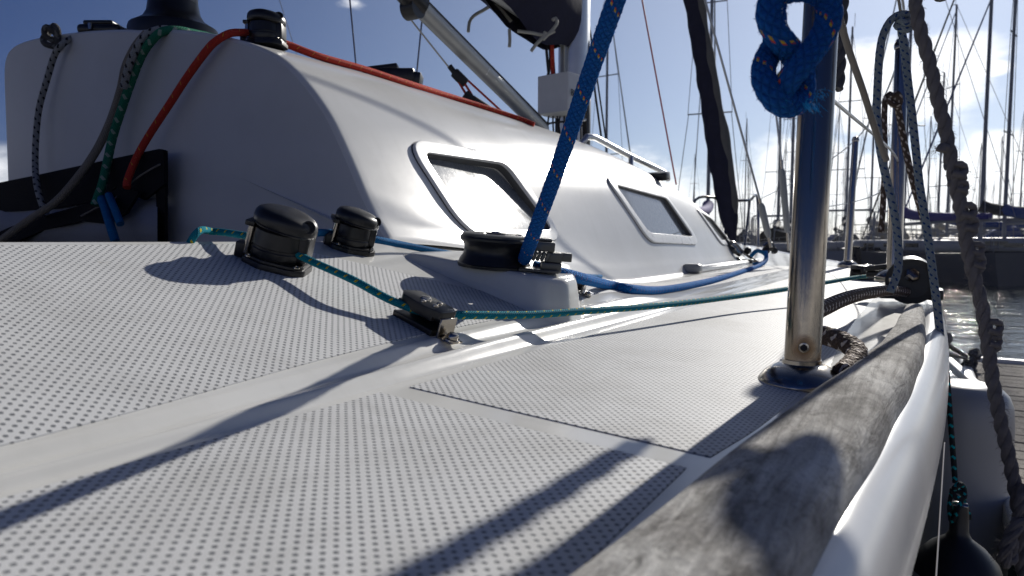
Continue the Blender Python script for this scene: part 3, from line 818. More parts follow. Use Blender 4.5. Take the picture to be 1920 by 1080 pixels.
b.box((.052, .036, .004), Msh, .001, 1, loc=(jx + .018, -.022, -.001))
b.box((.026, .032, .012), Msh, .0015, 2, loc=(jx + .034, -.018, .004))
b.box((.026, .030, .012), Msh, .0015, 2, loc=(jx + .024, -.016, .0295))
b.box((.017, .018, .011), Msh, .001, 2, loc=(jx + .052, -.014, .017))
for i in range(5): b.box((.0042, .030, .012), Msh @ Matrix.Translation((jx + .006 + i * .0055, -.020, .017)) @ Matrix.Rotation(.35, 4, 'Y'), .0006, 1)
b.box((.018, .028, .012), Msh, .001, 2, loc=(jx + .038, -.018, .0165)); part('jammer', b, M_anod, sh)
b = MB(); b.lathe([(.007, .041), (.0065, .0425), (.003, .043)], Msh, 18); b.lathe([(.004, .0395), (.0035, .041)], Msh @ Matrix.Translation((rs * .6, .01, 0)), 12); part('screw', b, M_ss, sh)

def cleat(M, L, nm='fairlead_cleat', label=None):
    """small cam fairlead: black wedge top, side cheeks, bright end strap and a bolt on the deck; local x runs along it"""
    h = holder(nm, yacht, label); S = L / .060; M = M @ Matrix.Diagonal((S, S, S, 1))
    top = [(-.030, -.004), (-.026, .014), (.020, .014), (.030, .008), (.030, -.012), (.012, -.016), (-.020, -.014)]
    b = MB(); b.prism(round_poly(top, .004), .018, .025, M, .0012)
    b.box((.052, .005, .017), M, .001, 2, loc=(-.001, .010, .0095)); b.box((.046, .005, .006), M, .001, 2, loc=(-.002, -.011, .016)); b.box((.052, .026, .006), M, .001, 2, loc=(-.001, -.001, .003))
    part('body', b, M_black, h)
    b = MB(); b.box((.0022, .022, .020), M, .0006, 1, loc=(.0305, -.001, .0095)); b.box((.018, .018, .0018), M, .0005, 1, loc=(.037, -.001, .0012)); part('end_strap', b, M_ss, h)
    b = MB(); b.lathe([(.0078, .002), (.0075, .0034), (.0055, .0038), (.0055, .0045), (.0052, .007), (.0038, .0088), (.001, .0095)], M @ Matrix.Translation((.040, -.001, 0)), 20)
    part('bolt', b, M_ss, h)
    for x, y, r_ in ((-.004, .001, .0058), (.010, .005, .003), (.014, -.005, .003), (.002, -.009, .0026)): b = MB(); b.lathe([(r_, .0248), (r_ * .9, .0264), (r_ * .4, .0272)], M @ Matrix.Translation((x, y, 0)), 16); part('screw', b, M_ss, h)
    return h
Mc1 = surf_frame(deckT, 790, 612); dC = Mc1.translation.dot(CR @ V((0, 0, -1)))
Mc1 = Mc1 @ Matrix.Translation((0, .004, 0)) @ Matrix.Rotation(R(-38), 4, 'Z'); cleat(Mc1, .062 * dC / .66)
print('CLEAT', [round(a, 3) for a in Mc1.translation], round(dC, 3), flush=True)
Mc2 = surf_frame(deckT, 1062, 543); cleat(Mc2 @ Matrix.Rotation(R(-20), 4, 'Z'), .05)
Mc3 = surf_frame(deckT, 1625, 525); cleat(Mc3 @ Matrix.Rotation(R(20), 4, 'Z'), .11)

# stanchions
def stanchion(base, top, r0, r1, hole=None, rust=False, foot=True):
    h = holder('stanchion', yacht); base = V(base); top = V(top); m_ = M_ss
    if rust: m_ = stanchion_mat(base, 1, hole)
    b = MB(); n_ = 24
    b.tube([base.lerp(top, i / n_) for i in range(n_ + 1)], r0, 40, smooth=False, rfun=lambda t: 1 - (1 - r1 / r0) * t)
    part('tube', b, m_, h)
    f = MB(); f.lathe([(r0 * 2.38, -r0 * .5), (r0 * 2.42, 0), (r0 * 2.40, r0 * .12), (r0 * 2.30, r0 * .28), (r0 * 2.12, r0 * .52), (r0 * 1.88, r0 * .74), (r0 * 1.58, r0 * .93), (r0 * 1.28, r0 * 1.06), (r0 * 1.10, r0 * 1.11), (r0 * 1.08, r0 * 1.13), (r0 * 1.07, r0 * 1.35)], Matrix.Translation(base), 64)
    part('foot', f, M_ss, h)
    e = MB(); e.lathe([(r1 * .6, -r1 * 1.0), (r1 * 1.15, -r1 * .6), (r1 * 1.2, 0), (r1 * .9, r1 * .9), (.0008, r1 * 1.3)], Matrix.Translation(top), 20); part('cap', e, M_ss, h)
    return h
B1 = onz(1502, 716, deck_z(-.1, .68) + .001); r1_ = B1.dot(CR @ V((0, 0, -1))) * 32.0 / F
T1 = B(1558, -560, B1.dot(CR @ V((0, 0, -1))))
T1 = B1 + (B(1541, 0, B1.dot(CR @ V((0, 0, -1)))) - B1) * 1.55
hole1 = B(1507, 652, B1.dot(CR @ V((0, 0, -1))) - r1_ * .98)
s1h = stanchion(B1, T1, r1_, r1_ * .97, hole1, True)
hb_ = MB(); ax = (hole1 - B1); ax.z = 0; ax.normalize()
hb_.lathe([(.0047, 0), (.0045, .0014), (.0030, .0016), (.0028, .0004)], frame_at(hole1 - ax * .0005, ax, (0, 0, 1)), 20); part('screw_ring', hb_, M_ss, s1h)
hb_ = MB(); hb_.lathe([(.0029, 0), (.0025, .0007)], frame_at(hole1 - ax * .0003, ax, (0, 0, 1)), 16); part('screw_hole', hb_, M_blackm, s1h)
B2 = B(1676, 520, 1.43); T2 = B(1691, 84, 1.43); stanchion(B2, T2, .0152, .0125)
B2.z = deck_z(xs(B2.y) - .08, B2.y)
B3 = B(1589, 497, 2.9); T3 = B(1604, 262, 2.9); stanchion(B3, T3, .016, .0125)
def wire(pts, r, nm='lifeline', m=None, parent=yacht, step=.03): b = MB(); b.tube(pts, r, 8, step); return part(nm, b, m or M_wire, parent)
wire([T1 + V((0, 0, -.01)), T2, T3, B(1500, 335, 4.0), B(1428, 372, 4.9)], .0024)
m1, m2, m3 = B1.lerp(T1, .5), B2.lerp(T2, .55), B3.lerp(T3, .5)
wire([m1, m2, B(1655, 357, 1.9), m3, B(1500, 400, 3.6), B(1392, 440, 5.1)], .002)
# pulpit
pb = MB(); bow = V((XC, 5.5, deck_z(XC, 5.4)))
for sx in (1, -1):
    a = V((XC + sx * .25, 5.0, deck_z(XC + .2, 5.0))); b_ = V((XC + sx * .22, 5.08, .30)); c = V((XC + sx * .08, 5.5, .31)); d = V((XC + sx * .08, 5.35, -.08))
    pb.tube([a, b_, c, V((XC, 5.55, .31))], .010, 10, .05); pb.bar(d, c, .010, 10)
part('pulpit', pb, M_ss, yacht)

# roof gear: winch, clutch bank, grab rail, instrument
wp = seat(327, 66); wp.y += .085; wp.x = ony(327, 66, wp.y).x; wp.z = full.ray_cast(V((wp.x, wp.y, 3)), V((0, 0, -1)))[0].z; Mw = Matrix.Translation(wp + V((0, 0, -.004))); dW = wp.dot(CR @ V((0, 0, -1))); k_ = dW / F
wh = holder('winch', yacht)
b = MB(); b.lathe([(78 * k_, 0), (78 * k_, 18 * k_), (76 * k_, 24 * k_), (66 * k_, 30 * k_), (54 * k_, 38 * k_), (46 * k_, 52 * k_), (43 * k_, 70 * k_)], Mw, 48); part('base', b, M_black, wh)
b = MB(); b.lathe([(42.5 * k_, 71 * k_), (42 * k_, 110 * k_), (43 * k_, 130 * k_), (50 * k_, 140 * k_), (50 * k_, 150 * k_), (20 * k_, 154 * k_)], Mw, 48); part('drum', b, simple('winch_drum', (.12, .12, .12), .55, .4, var=.4, scale=400, bmp=.0006), wh)
def roof(px, py, y, dz=0.0): p = ony(px, py, y); p.z += dz; return p
cbk = holder('rope_clutch', yacht, 'black clutch bank at the aft edge of the cabin roof')
p0 = seat(158, 66); p0.y += .04; p0.z = full.ray_cast(V((p0.x, p0.y, 3)), V((0, 0, -1)))[0].z + .006; x_ = RIGHT.copy(); b = MB(); Mx = surf_frame(full, 158, 100, (0, 0, 1)); Mx.translation = p0 + V((0, 0, -.01))
b.box((.088, .05, .020), Mx, .008, 3, loc=(0, 0, .014)); b.box((.060, .035, .010), Mx, .004, 3, loc=(-.004, 0, .028)); b.box((.05, .04, .006), Mx @ Matrix.Translation((.055, 0, .012)) @ Matrix.Rotation(.3, 4, 'Y'), .002, 2); part('housing', b, M_black, cbk)
b = MB(); b.lathe([(.004, 0), (.004, .012)], Mx @ Matrix.Translation((-.012, -.028, .010)), 12); part('roller_pin', b, M_ss, cbk)
cl2 = holder('halyard_clutch', yacht, 'black clutch bank halfway along the cabin roof')
b = MB(); pA = on_cabin(748, 160); MA = surf_frame(full, 748, 170, (0, 0, 1)); MA.translation = seat(752, 168); MA.translation.y += 0
kA = MA.translation.dot(CR @ V((0, 0, -1))) / F
b.box((96 * kA, .07, 26 * kA), MA, .006, 2, loc=(-20 * kA, 0, 14 * kA)); b.box((60 * kA, .05, 12 * kA), MA @ Matrix.Rotation(-.12, 4, 'Y'), .004, 2, loc=(-30 * kA, 0, 32 * kA)); b.box((30 * kA, .06, 22 * kA), MA @ Matrix.Rotation(.15, 4, 'Y'), .003, 2, loc=(22 * kA, 0, 14 * kA))
part('housing', b, M_black, cl2); b = MB(); b.lathe([(2.4 * kA, 0), (2.2 * kA, 2 * kA)], MA @ Matrix.Translation((24 * kA, -.031, 12 * kA)) @ Matrix.Rotation(R(90), 4, 'X'), 14); part('screw', b, M_ss, cl2)
gr = holder('grab_rail', yacht); b = MB()
g0, g1 = on_cabin(1099, 268), on_cabin(1248, 338); gl = [B(1103, 262, g0.dot(CR @ V((0, 0, -1)))), ]
dG0, dG1 = g0.dot(CR @ V((0, 0, -1))), g1.dot(CR @ V((0, 0, -1)))
b.tube([B(1090, 272, dG0), B(1097, 262, dG0), B(1112, 257, dG0 + .03), B(1180, 292, (dG0 + dG1) / 2), B(1246, 324, dG1), B(1252, 336, dG1)], .0105, 14, .02); part('rail', b, M_alu, gr)
b = MB(); pm = on_cabin(1183, 304); b.bar(pm - V((0, 0, .01)), B(1183, 294, (dG0 + dG1) / 2), .009, 10); part('post', b, M_alu, gr)
b = MB(); iv = on_cabin(1232, 336); Mi_ = frame_at(iv, (0, -.2, 1), (0, 1, 0)); b.box((.09, .05, .03), Mi_, .006, 2, loc=(0, 0, .01)); part('deck_vent', b, M_black, yacht)

# genoa track with end stop and a car
tr0, tr1 = on_deck(1300, 512), on_deck(1425, 487); ax_ = (tr1 - tr0).normalized(); tkh = holder('genoa_track', yacht)
Mt = frame_at(tr0 + V((0, 0, .002)), (0, 0, 1), ax_); Lt = (tr1 - tr0).length
b = MB(); b.box((.030, Lt, .014), Mt, .002, 1, loc=(0, Lt / 2, .006)); b.box((.018, Lt, .006), Mt, .002, 1, loc=(0, Lt / 2, .016)); part('rail', b, M_alu, tkh)
b = MB(); b.box((.058, .05, .030), Mt, .010, 3, loc=(0, -.01, .014)); part('end_stop', b, M_grey_pl, tkh)
car = holder('genoa_car', yacht); dK = on_deck(1392, 492).dot(CR @ V((0, 0, -1)))
b = MB(); c0 = B(1372, 468, dK); c1 = B(1400, 480, dK); b.bar(B(1356, 452, dK), B(1372, 470, dK), .020, 20, .024); part('sheave', b, M_black, car)
b = MB(); b.tube([B(1362, 452, dK), B(1378, 456, dK), B(1395, 474, dK), B(1412, 486, dK), B(1432, 500, dK)], .006, 8, .01); b.bar(B(1368, 460, dK), B(1389, 478, dK), .022, 18, .012); part('frame', b, M_ss, car)
b = MB(); b.box((.08, .07, .03), frame_at(B(1396, 492, dK), (0, 0, 1), ax_), .006, 2); b.ball(B(1402, 470, dK), .017); b.ball(B(1380, 487, dK), .022, 10, (1.3, 1, .6)); part('slider', b, M_black, car)
# spare blocks by the shroud and the chainplates
blk = holder('snatch_block', yacht); dL = 3.05; b = MB()
for a in ((1443, 462, .022), (1436, 470, .018), (1452, 470, .015)): b.ball(B(a[0], a[1], dL), a[2], 12, (1, .6, 1))
part('sheave', b, M_black, blk); b = MB(); b.tube([B(1430, 462, dL), B(1440, 455, dL), B(1452, 464, dL), B(1448, 476, dL)], .005, 8, .01); part('shackle', b, M_ss, blk)

# mast, boom, vang, cover and boxes
mz = .45; MY = 2.50; MX = XC
mp = onx(1076, 200, XC); MY = mp.y; kM = mp.dot(CR @ V((0, 0, -1))) / F
print('MAST y', round(MY, 3), 'k', kM, flush=True)
mh = holder('mast', yacht)
b = MB(); el = [(27 * kM * math.cos(a * math.pi / 16), 38 * kM * math.sin(a * math.pi / 16)) for a in range(32)]
b.prism(el, mz - .08, mz + 9.5, Matrix.Translation((XC, MY, 0))); part('spar', b, M_alu, mh)
b = MB(); b.box((.02, .05, 9), Matrix.Translation((XC - .0, MY - 38 * kM, mz + 4.6)), .003, 1); part('sail_track', b, M_alud, mh)
b = MB()
for pz in (.93, .62): 
    zz = V((XC + 26 * kM, MY, 0)); r0 = onx(1085, 150 if pz > .8 else 232, XC); b.box((.10, .05, .012), Matrix.Translation((XC + .02, MY - .02, r0.z)) @ Matrix.Rotation(.12, 4, 'X'), .003, 1)
part('bracket', b, M_alu, mh)
b = MB(); b.box((.15, .04, .28), Matrix.Translation((XC, MY - .01, mz - .02)), .01, 2); part('mast_step', b, M_black, mh)
bh = holder('boom', yacht)
bz = onx(1060, 62, XC).z + .02; b = MB(); yb0, yb1 = MY - 38 * kM, -1.4
ob = [(.045 * math.cos(a * math.pi / 10), .075 * math.sin(a * math.pi / 10)) for a in range(20)]
Mbm = frame_at((XC, yb0, bz), (0, -1, .055), (0, 0, 1)); b.prism(ob, 0, yb0 - yb1, Mbm)
for sx in (-1, 1): b.box((.004, .012, yb0 - yb1), Mbm, .001, 1, loc=(sx * .044, -.02, (yb0 - yb1) / 2))
part('spar', b, M_alud, bh)
va, vb = onx(778, 4, XC), onx(1018, 244, XC); b = MB(); b.bar(va, vb, 15 * va.lerp(vb, .5).dot(CR @ V((0, 0, -1))) / F, 24); 
vh = holder('boom_vang', yacht); part('tube', b, M_alud, vh)
b = MB(); du = (va - vb).normalized(); b.bar(va - du * .02, va + du * .06, .036, 20, .030); b.box((.05, .09, .05), Matrix.Translation(va + V((0, -.03, .04))), .012, 2); b.bar(va + V((-.022, -.01, -.02)), va + V((.022, -.01, -.02)), .030, 20); part('end_fitting', b, M_black, vh)
b = MB(); kc = va.lerp(vb, .5).dot(CR @ V((0, 0, -1))) / F; off_ = (CR @ V((1, 1, 0))).normalized() * 15 * kc
b.bar(va + off_, vb + off_ * 1.1, .004, 6); part('edge_strip', b, M_blackm, vh)
b = MB(); lb = va.lerp(vb, .47) + (CR @ V((0, 0, 1))) * 13.6 * kc; b.box((.022, .004, .03), frame_at(lb, CR @ V((0, 0, 1)), vb - va) @ Matrix.Rotation(R(90), 4, 'X'), .0005, 1); part('label', b, M_white, vh)
tk = holder('vang_tackle', yacht, 'small block tackle with red line below the vang'); dv = 2.15
b = MB(); b.bar(B(768, 34, 2.0), B(843, 128, dv), .0028, 6); part('pennant', b, M_wire, tk)
b = MB(); b.box((.032, .018, .055), frame_at(B(862, 146, dv), B(840, 125, dv) - B(885, 170, dv), (0, 1, 0)), .007, 2); b.bar(B(843, 124, dv), B(852, 136, dv), .009, 10); part('upper_block', b, M_blackm, tk)
b = MB(); b.box((.030, .018, .04), frame_at(B(880, 184, dv), B(840, 125, dv) - B(885, 170, dv), (0, 1, 0)), .006, 2); b.box((.022, .014, .075), frame_at(B(903, 196, dv), B(880, 180, dv) - B(930, 212, dv), (0, 1, 0)), .004, 2); part('lower_block', b, M_blackm, tk)
b = MB(); b.bar(B(858, 150, dv), B(878, 184, dv), .0038, 8); b.bar(B(866, 148, dv), B(886, 180, dv), .0038, 8); b.bar(B(872, 146, dv), B(944, 212, dv + .1), .0036, 8); part('tackle_line', b, M_red, tk)
eb = holder('junction_box', yacht, 'grey instrument box strapped to the foot of the mast')
dE = 2.62; e0 = B(1049, 178, dE); b = MB(); Me = frame_at(e0, (0, 0, 1), (.10, 1, 0)); kE = dE / F
b.prism(round_poly([(-34 * kE, -.05), (34 * kE, -.05), (38 * kE, .06), (-34 * kE, .06)], .008), -36 * kE, 34 * kE, Me, .003); part('case', b, M_box, eb, sharp=30)
fc = bpy.data.curves.new('lettering', 'FONT'); fc.body = 'BLO'; fc.size = 17 * kE; fc.extrude = .0006
ft = bpy.data.objects.new('lettering', fc); sc.collection.objects.link(ft)
bpy.context.view_layer.update(); dg = bpy.context.evaluated_depsgraph_get(); tm = bpy.data.meshes.new_from_object(ft.evaluated_get(dg)); bpy.data.objects.remove(ft)
lt = MB(); lt.flat = True; Ml = Me @ Matrix.Translation((36.5 * kE, -.038, -8 * kE)) @ Matrix.Rotation(R(90), 4, 'Z') @ Matrix.Rotation(R(90), 4, 'X') @ Matrix.Rotation(R(0), 4, 'Y')
lt.add([v.co for v in tm.vertices], [tuple(p.vertices) for p in tm.polygons], Ml); part('lettering', lt, M_blackm, eb)
b = MB()
for i in range(9):
    x0 = 1030 + i * 7; b.tube([B(x0, 212, dE + .04), B(x0 + (i % 3 - 1) * 3, 236, dE + .05), B(x0 + 3, 272, dE + .06)], .0035, 6, .03)
b.tube([B(1026, 232, dE + .04), B(1060, 228, dE + .03), B(1092, 236, dE + .05)], .004, 6, .03)
part('cable_bundle', b, M_blackm, eb)
b = MB()
for i, (a, c) in enumerate(((1022, 1030), (1028, 1026), (1033, 1040))): b.tube([B(a, 60, dE), B(a + 4, 110, dE + .02), B(c, 150, dE + .03)], .006, 8, .03)
part('halyard_tails', b, M_blackm, mh)
for (x0, x1, mm) in ((1034, 1036, M_red),): wire([B(x0, 70, dE), B(x0 + 2, 105, dE), B(x1, 152, dE + .03)], .008, 'halyard_tail', mm, mh)
# standing rigging
def extend(a, b, k): return b + (b - a) * k
wh_ = MB()
def shroud(p_lo, p_hi, r, nm='shroud', k=4.0, m=None): b_ = MB(); b_.bar(p_lo, extend(p_lo, p_hi, k), r, 8); return part(nm, b_, m or M_wire, yacht)
dSh = 2.62
sA0, sA1 = B(1446, 464, dSh), B(1424, 372, dSh * .995); shroud(sA1, B(1322, 0, 2.45), .0042, k=2.5)
sB0, sB1 = B(1479, 470, 2.75), B(1465, 300, 2.74); shroud(sB1, B(1442, 100, 2.7), .0042, k=6)
for (a, c, nm) in ((sA0, sA1, 0), (sB0, sB1, 0)):
    h = holder('turnbuckle', yacht); d_ = (c - a); b = MB(); b.bar(a, a + d_ * .22, .006, 10); b.bar(a + d_ * .9, c, .0055, 10); part('screw', b, M_ss, h)
    b = MB(); b.lathe([(.007, 0), (.0125, .02), (.0135, d_.length * .62), (.009, d_.length * .70)], frame_at(a + d_ * .2, d_, (0, 1, 0)) , 16); part('sleeve', b, M_grey_pl, h)
for (x0, y0, x1, y1, d0, r) in ((1268, 346, 1204, 0, 3.9, .0045),): shroud(B(x0, y0, d0), B(x1, y1, d0 * .93), r, 'inner_forestay', 3, simple('wire_red', (.30, .05, .07), .6))
for (x0, y0, x1, y1, d0, r, k) in ((668, 128, 656, 0, 2.3, .0030, 2), (781, 140, 791, 40, 2.2, .0030, .6), (562, 120, 524, 0, 2.9, .0017, 3)): shroud(B(x0, y0, d0), B(x1, y1, d0), r, 'running_line', k)
for (x0, y0, x1, y1, d0, r, k) in ((1128, 262, 1096, 30, 2.75, .0045, 3), (1137, 268, 1104, 40, 2.78, .0035, 3)): shroud(B(x0, y0, d0), B(x1, y1, d0), r, 'halyard', k, M_blackm)
# furled headsail
fh = thing('furled_headsail', B(1376, 462, 5.3), 'headsail furled tight round the forestay, dark strip on grey', 'furled sail')
b = MB(); C = []; RR = []
f0, f1 = B(1376, 462, 5.3), B(1296, -20, 4.85); fd = (f1 - f0)
P = [f0 + fd * t for t in [i / 40 for i in range(0, 160)]]
b2 = MB()
def fr(t): 
    s = t * 4; return 1.0 * (.30 + .95 * sstep(0, .12, s) + .28 * math.exp(-((s - .36) / .18) ** 2) + .05 * math.sin(s * 40)) * (1 - .45 * sstep(.3, 4, s))
k0 = len(b.v); b.tube(P, .052, 20, smooth=False, rfun=fr)
b.v = [p + (CR @ V((math.sin(i * .37) * .004, 0, 0))) for i, p in enumerate(b.v)]
part('sail_roll', b, M_navy, fh)
sdir = (CR @ V((1, 0, .55))).normalized(); P2 = [p + sdir * .030 * fr(i / 159) for i, p in enumerate(P[4:])]
b = MB(); b.tube(P2, .036, 16, smooth=False, rfun=lambda t: fr(min(1, t + .03)) * (1 + .10 * math.sin(t * 90))); part('sun_strip', b, M_uv, fh)
b = MB(); b.bar(f0 - fd * .05, f0 + fd * .05, .02, 12); b.lathe([(.055, -.03), (.065, -.025), (.04, -.01), (.04, .02), (.065, .035), (.055, .04)], frame_at(f0 - V((0, 0, .03)), fd, (0, 1, 0)), 24); part('furling_drum', b, M_black, fh)
# dinghy-style cover on the boom
cv = MB(); n_ = 22
for j in range(41):
    t = j / 40; yy = yb0 - .01 - t * 2.6; zc = bz + .055 * (yb0 - yy); rx = .085 + .045 * math.sin(min(1, t * 1.2) * math.pi) + .02 * t; top = .30 - .04 * t + .02 * math.sin(t * 22)
    for i in range(n_ + 1):
        a = -.42 * math.pi + 1.84 * math.pi * i / n_
        x = math.cos(a) * rx * (1 + .08 * math.sin(t * 37 + i)); z = -.03 + (math.sin(a) + .7) / 1.7 * top + .008 * math.sin(t * 50 + i * .7)
        if i in (0, n_): z -= .05 * abs(math.sin(t * 16)) 
        cv.v.append(V((XC + x, yy, zc + z)))
for j in range(40):
    for i in range(n_): cv.f.append((j * (n_ + 1) + i, j * (n_ + 1) + i + 1, (j + 1) * (n_ + 1) + i + 1, (j + 1) * (n_ + 1) + i))
cv.f.append(tuple(range(n_ + 1))); cvo = solo('sail_cover', cv, M_navy, 'dark navy canvas cover over the boom above the cabin', 'sail cover')
tb = MB()
def band(px): 
    tb.tube([B(p[0], p[1], p[2] if len(p) > 2 else 2.4) for p in px], .006, 8, .015)
band([(958, 40), (930, 10), (905, 20), (888, 30), (880, 42), (878, 60)]); band([(1022, 60), (1018, 70), (1006, 82), (996, 96)]); band([(1036, 38), (1042, 34), (1044, 45), (1030, 62), (1018, 74)])
band([(970, 58), (1000, 62), (1022, 66), (1040, 58)]); band([(955, 55), (956, 75), (955, 88)])
solo('cover_ties', tb, simple('tie_grey', (.32, .32, .29), .8), 'pale webbing ties knotted and dangling under the navy sail cover', 'ties')

# rope bag on the bulkhead
rb = holder('rope_bag', yacht, 'black webbing and mesh rope bag on the end wall')
def bulk_pt(px, py, off=0.0): return ony(px, py, .757 - off)
def webbing(poly, off, th=.006):
    mb = MB(); A = [bulk_pt(x, y, off) for x, y in poly]; n_ = len(A); mb.flat = True
    mb.v = A + [p + V((0, th, 0)) for p in A]; mb.f = [tuple(range(n_)), tuple(range(n_, 2 * n_))[::-1]] + [(i, (i + 1) % n_, n_ + (i + 1) % n_, n_ + i) for i in range(n_)]
    return mb
b = webbing([(-40, 350), (60, 330), (180, 304), (298, 279), (306, 281), (308, 345), (270, 375), (215, 350), (200, 372), (100, 392), (0, 398), (-40, 402)], .035)
part('top_band', b, M_web, rb)
b = webbing([(285, 285), (309, 282), (309, 470), (296, 470), (292, 360), (284, 350)], .030); part('side_band', b, M_web, rb)
b = webbing([(-40, 452), (20, 425), (90, 402), (170, 380), (225, 350), (260, 360), (235, 400), (200, 420), (150, 415), (80, 432), (10, 462), (-40, 480)], .055); part('lower_band', b, M_web, rb)
M_mesh = simple('mesh_fabric', (.20, .21, .25), .8, var=.7, scale=900)
b = MB(); 
for j in range(9):
    for i in range(17):
        x = -40 + 335 * i / 16; y = 372 + 110 * j / 8; b.v.append(bulk_pt(x, y, .012 + .035 * math.sin(math.pi * j / 8) * (1 + .2 * math.sin(i * 1.3))))
for j in range(8):
    for i in range(16): b.f.append((j * 17 + i, j * 17 + i + 1, (j + 1) * 17 + i + 1, (j + 1) * 17 + i))
part('mesh_pocket', b, M_mesh, rb)
b = MB(); b.tube([bulk_pt(300, 308, .04), bulk_pt(262, 330, .045), bulk_pt(222, 364, .05), bulk_pt(216, 372, .06), bulk_pt(190, 385, .062), bulk_pt(152, 405, .065)], .0016, 6, .02); part('draw_cord', b, M_cord, rb)

# ------------------------------------------------------------------ ropes and lines (each a thing of its own)
def rope(name, pts, r, m, label, seg=16, cat='rope', relief=0.0, strands=8, step=None, hair=None, group=None):
    b = MB(); b.tube(pts, r, seg, step, relief, strands)
    return solo(name, b, m, label, cat, group, sharp=80)
DS = Msh.translation.dot(CR @ V((0, 0, -1)))
d_j = dS - .045
# big blue sheet coming down into the jammer and running away forward
up_ = [B(1178, -70, .55), B(1150, 14, .577), B(1113, 118, .625), B(1077, 223, .67), B(1035, 345, .73), B(1000, 440, .79), B(983, 486, d_j + .01)]
kb = MB(); kb.tube(up_, .0080, 40, .0014, .09, 12)
kb.hairs(up_, .0080, 260, .0022, .00018)
rp = solo('blue_sheet', kb, M_blue, 'thick blue braided rope with red and yellow flecks rising steeply from the sheave block', 'rope', sharp=80)
fw = [B(1000, 500, dS + .0), B(1030, 508, dS + .005), B(1062, 515, dS + .02), B(1098, 524, dS + .08)] + [on_deck(x, y + h, .007) for x, y, h in ((1140, 538, 4), (1185, 547, 3), (1235, 548, 3), (1290, 539, 3), (1350, 524, 3), (1400, 508, 2), (1422, 500, 2))]
dT_ = fw[-1].dot(CR @ V((0, 0, -1))); fw += [B(1436, 488, dT_ + .12), B(1436, 472, dT_ + .15)]
kb = MB(); kb.tube(fw, .0080, 28, .003, .07, 10); solo('blue_sheet', kb, M_blue3, 'thick blue braided rope lying along the side deck forward of the sheave block', 'rope', sharp=80)
# teal control line
Dp = lambda p: p.dot(CR @ V((0, 0, -1)))
d1 = Dp(Mb1.translation); c1 = Mb1.translation; n1 = Mb1.col[2].to_3d().normalized()
pA = [ony(352, 462, .44), onx(366, 440, -.664), B(400, 434, d1 + .03), B(455, 441, d1 + .01), B(500, 450, d1), B(536, 466, d1 - .015), B(580, 488, d1 - .02), B(660, 524, dC + .01), B(725, 559, dC + .0), B(775, 580, dC - .003)]
pA[0] = V((-.690, pA[1].y - .01, pA[1].z - .05)); pA[1] = pA[1] + V((0, 0, .0))
rope('teal_line', pA, .0040, M_teal, 'teal yellow flecked line from the cockpit edge through the near turning block to a cleat', 16)
pB = [B(770, 578, dC - .003), B(800, 586, dC), B(836, 590, dC + .006), B(900, 591, dC + .03), B(1000, 590, dC + .08), B(1100, 583, dC + .14), B(1200, 576, dC + .22), B(1300, 566, dC + .33), B(1400, 553, dC + .47), B(1500, 538, dC + .62), B(1600, 521, dC + .80), B(1625, 518, dC + .85)]
rope('teal_line', pB, .0043, M_teal, 'teal yellow flecked line stretched low over the deck from the small cleat going forward', 16)
# thinner blue line through the second block
d2 = Dp(Mb2.translation)
pC = [B(548, 441, d1 + .06), B(585, 437, d1 + .09), B(620, 437, d2), B(660, 446, d2), B(702, 449, d2 + .005), B(760, 460, d2 + .06), B(820, 472, d2 + .11), B(870, 481, d2 + .16)]
for (x, y) in ((930, 500), (1000, 517), (1080, 522), (1150, 521), (1220, 517), (1290, 509), (1350, 500), (1400, 492)):
    q_ = None
    try: q_ = on_deck(x, y, .0045)
    except ValueError: pass
    if q_ is not None and q_.x < -.3: pC.append(q_)
rope('blue_line', pC, .0048, M_blue2, 'thin blue line leading forward along the foot of the cabin from the far turning block', 14)
# small loose mooring tail by the shrouds
tz_ = MB(); tz_.tube([B(1408, 480, 3.0), B(1420, 470, 3.0), B(1436, 478, 3.0), B(1432, 492, 2.95), B(1412, 496, 2.95)], .009, 12, .01); solo('blue_tail', tz_, M_blue2, 'short blue rope tail bunched by the blocks at the foot of the shrouds', 'rope')
# halyard tails over the cabin's end wall
def hang(pts, r, m, name, label, seg=14, off=.012):
    P = [ony(x, y, .757 - off - o) for x, y, o in pts]; return rope(name, P, r, m, label, seg)
hang([(492, 66, -.11), (476, 62, -.075), (456, 61, -.045), (430, 63, -.012), (404, 78, .004), (385, 98, .006), (350, 146, .008), (315, 200, .012), (282, 250, .02), (258, 292, .032), (240, 335, .045), (238, 352, .05)], .0064, M_red, 'red_rope', 'red rope draped down the end wall from the corner clutch')
P = [B(520, 78, Dp(p3_)), B(540, 84, Dp(p3_) + .02)]
Yr = [(600, 103), (680, 126), (760, 150), (850, 182), (930, 210), (975, 228), (1000, 238)]
for i, (x, y) in enumerate(Yr): P.append(on_cabin(x, y, .007))
print('RED', [[round(c, 3) for c in p] for p in P], flush=True)
rope('red_halyard', P, .0066, M_red, 'orange red halyard running forward along the edge of the cabin roof', 14)
hang([(402, 70, -.12), (370, 64, -.07), (335, 57, -.03), (305, 59, -.005), (283, 78, .006), (265, 105, .008), (247, 150, .010), (228, 205, .014), (212, 255, .02), (202, 300, .03), (192, 345, .045), (178, 385, .06)], .0076, M_green, 'green_rope', 'green braided rope hanging in the middle of the end wall')
hang([(330, 56, -.05), (300, 55, -.015), (272, 68, .01), (252, 100, .020), (240, 130, .022), (232, 165, .020)], .0066, M_grey, 'flecked_tail', 'grey rope with black flecks lying against the top of the green rope')
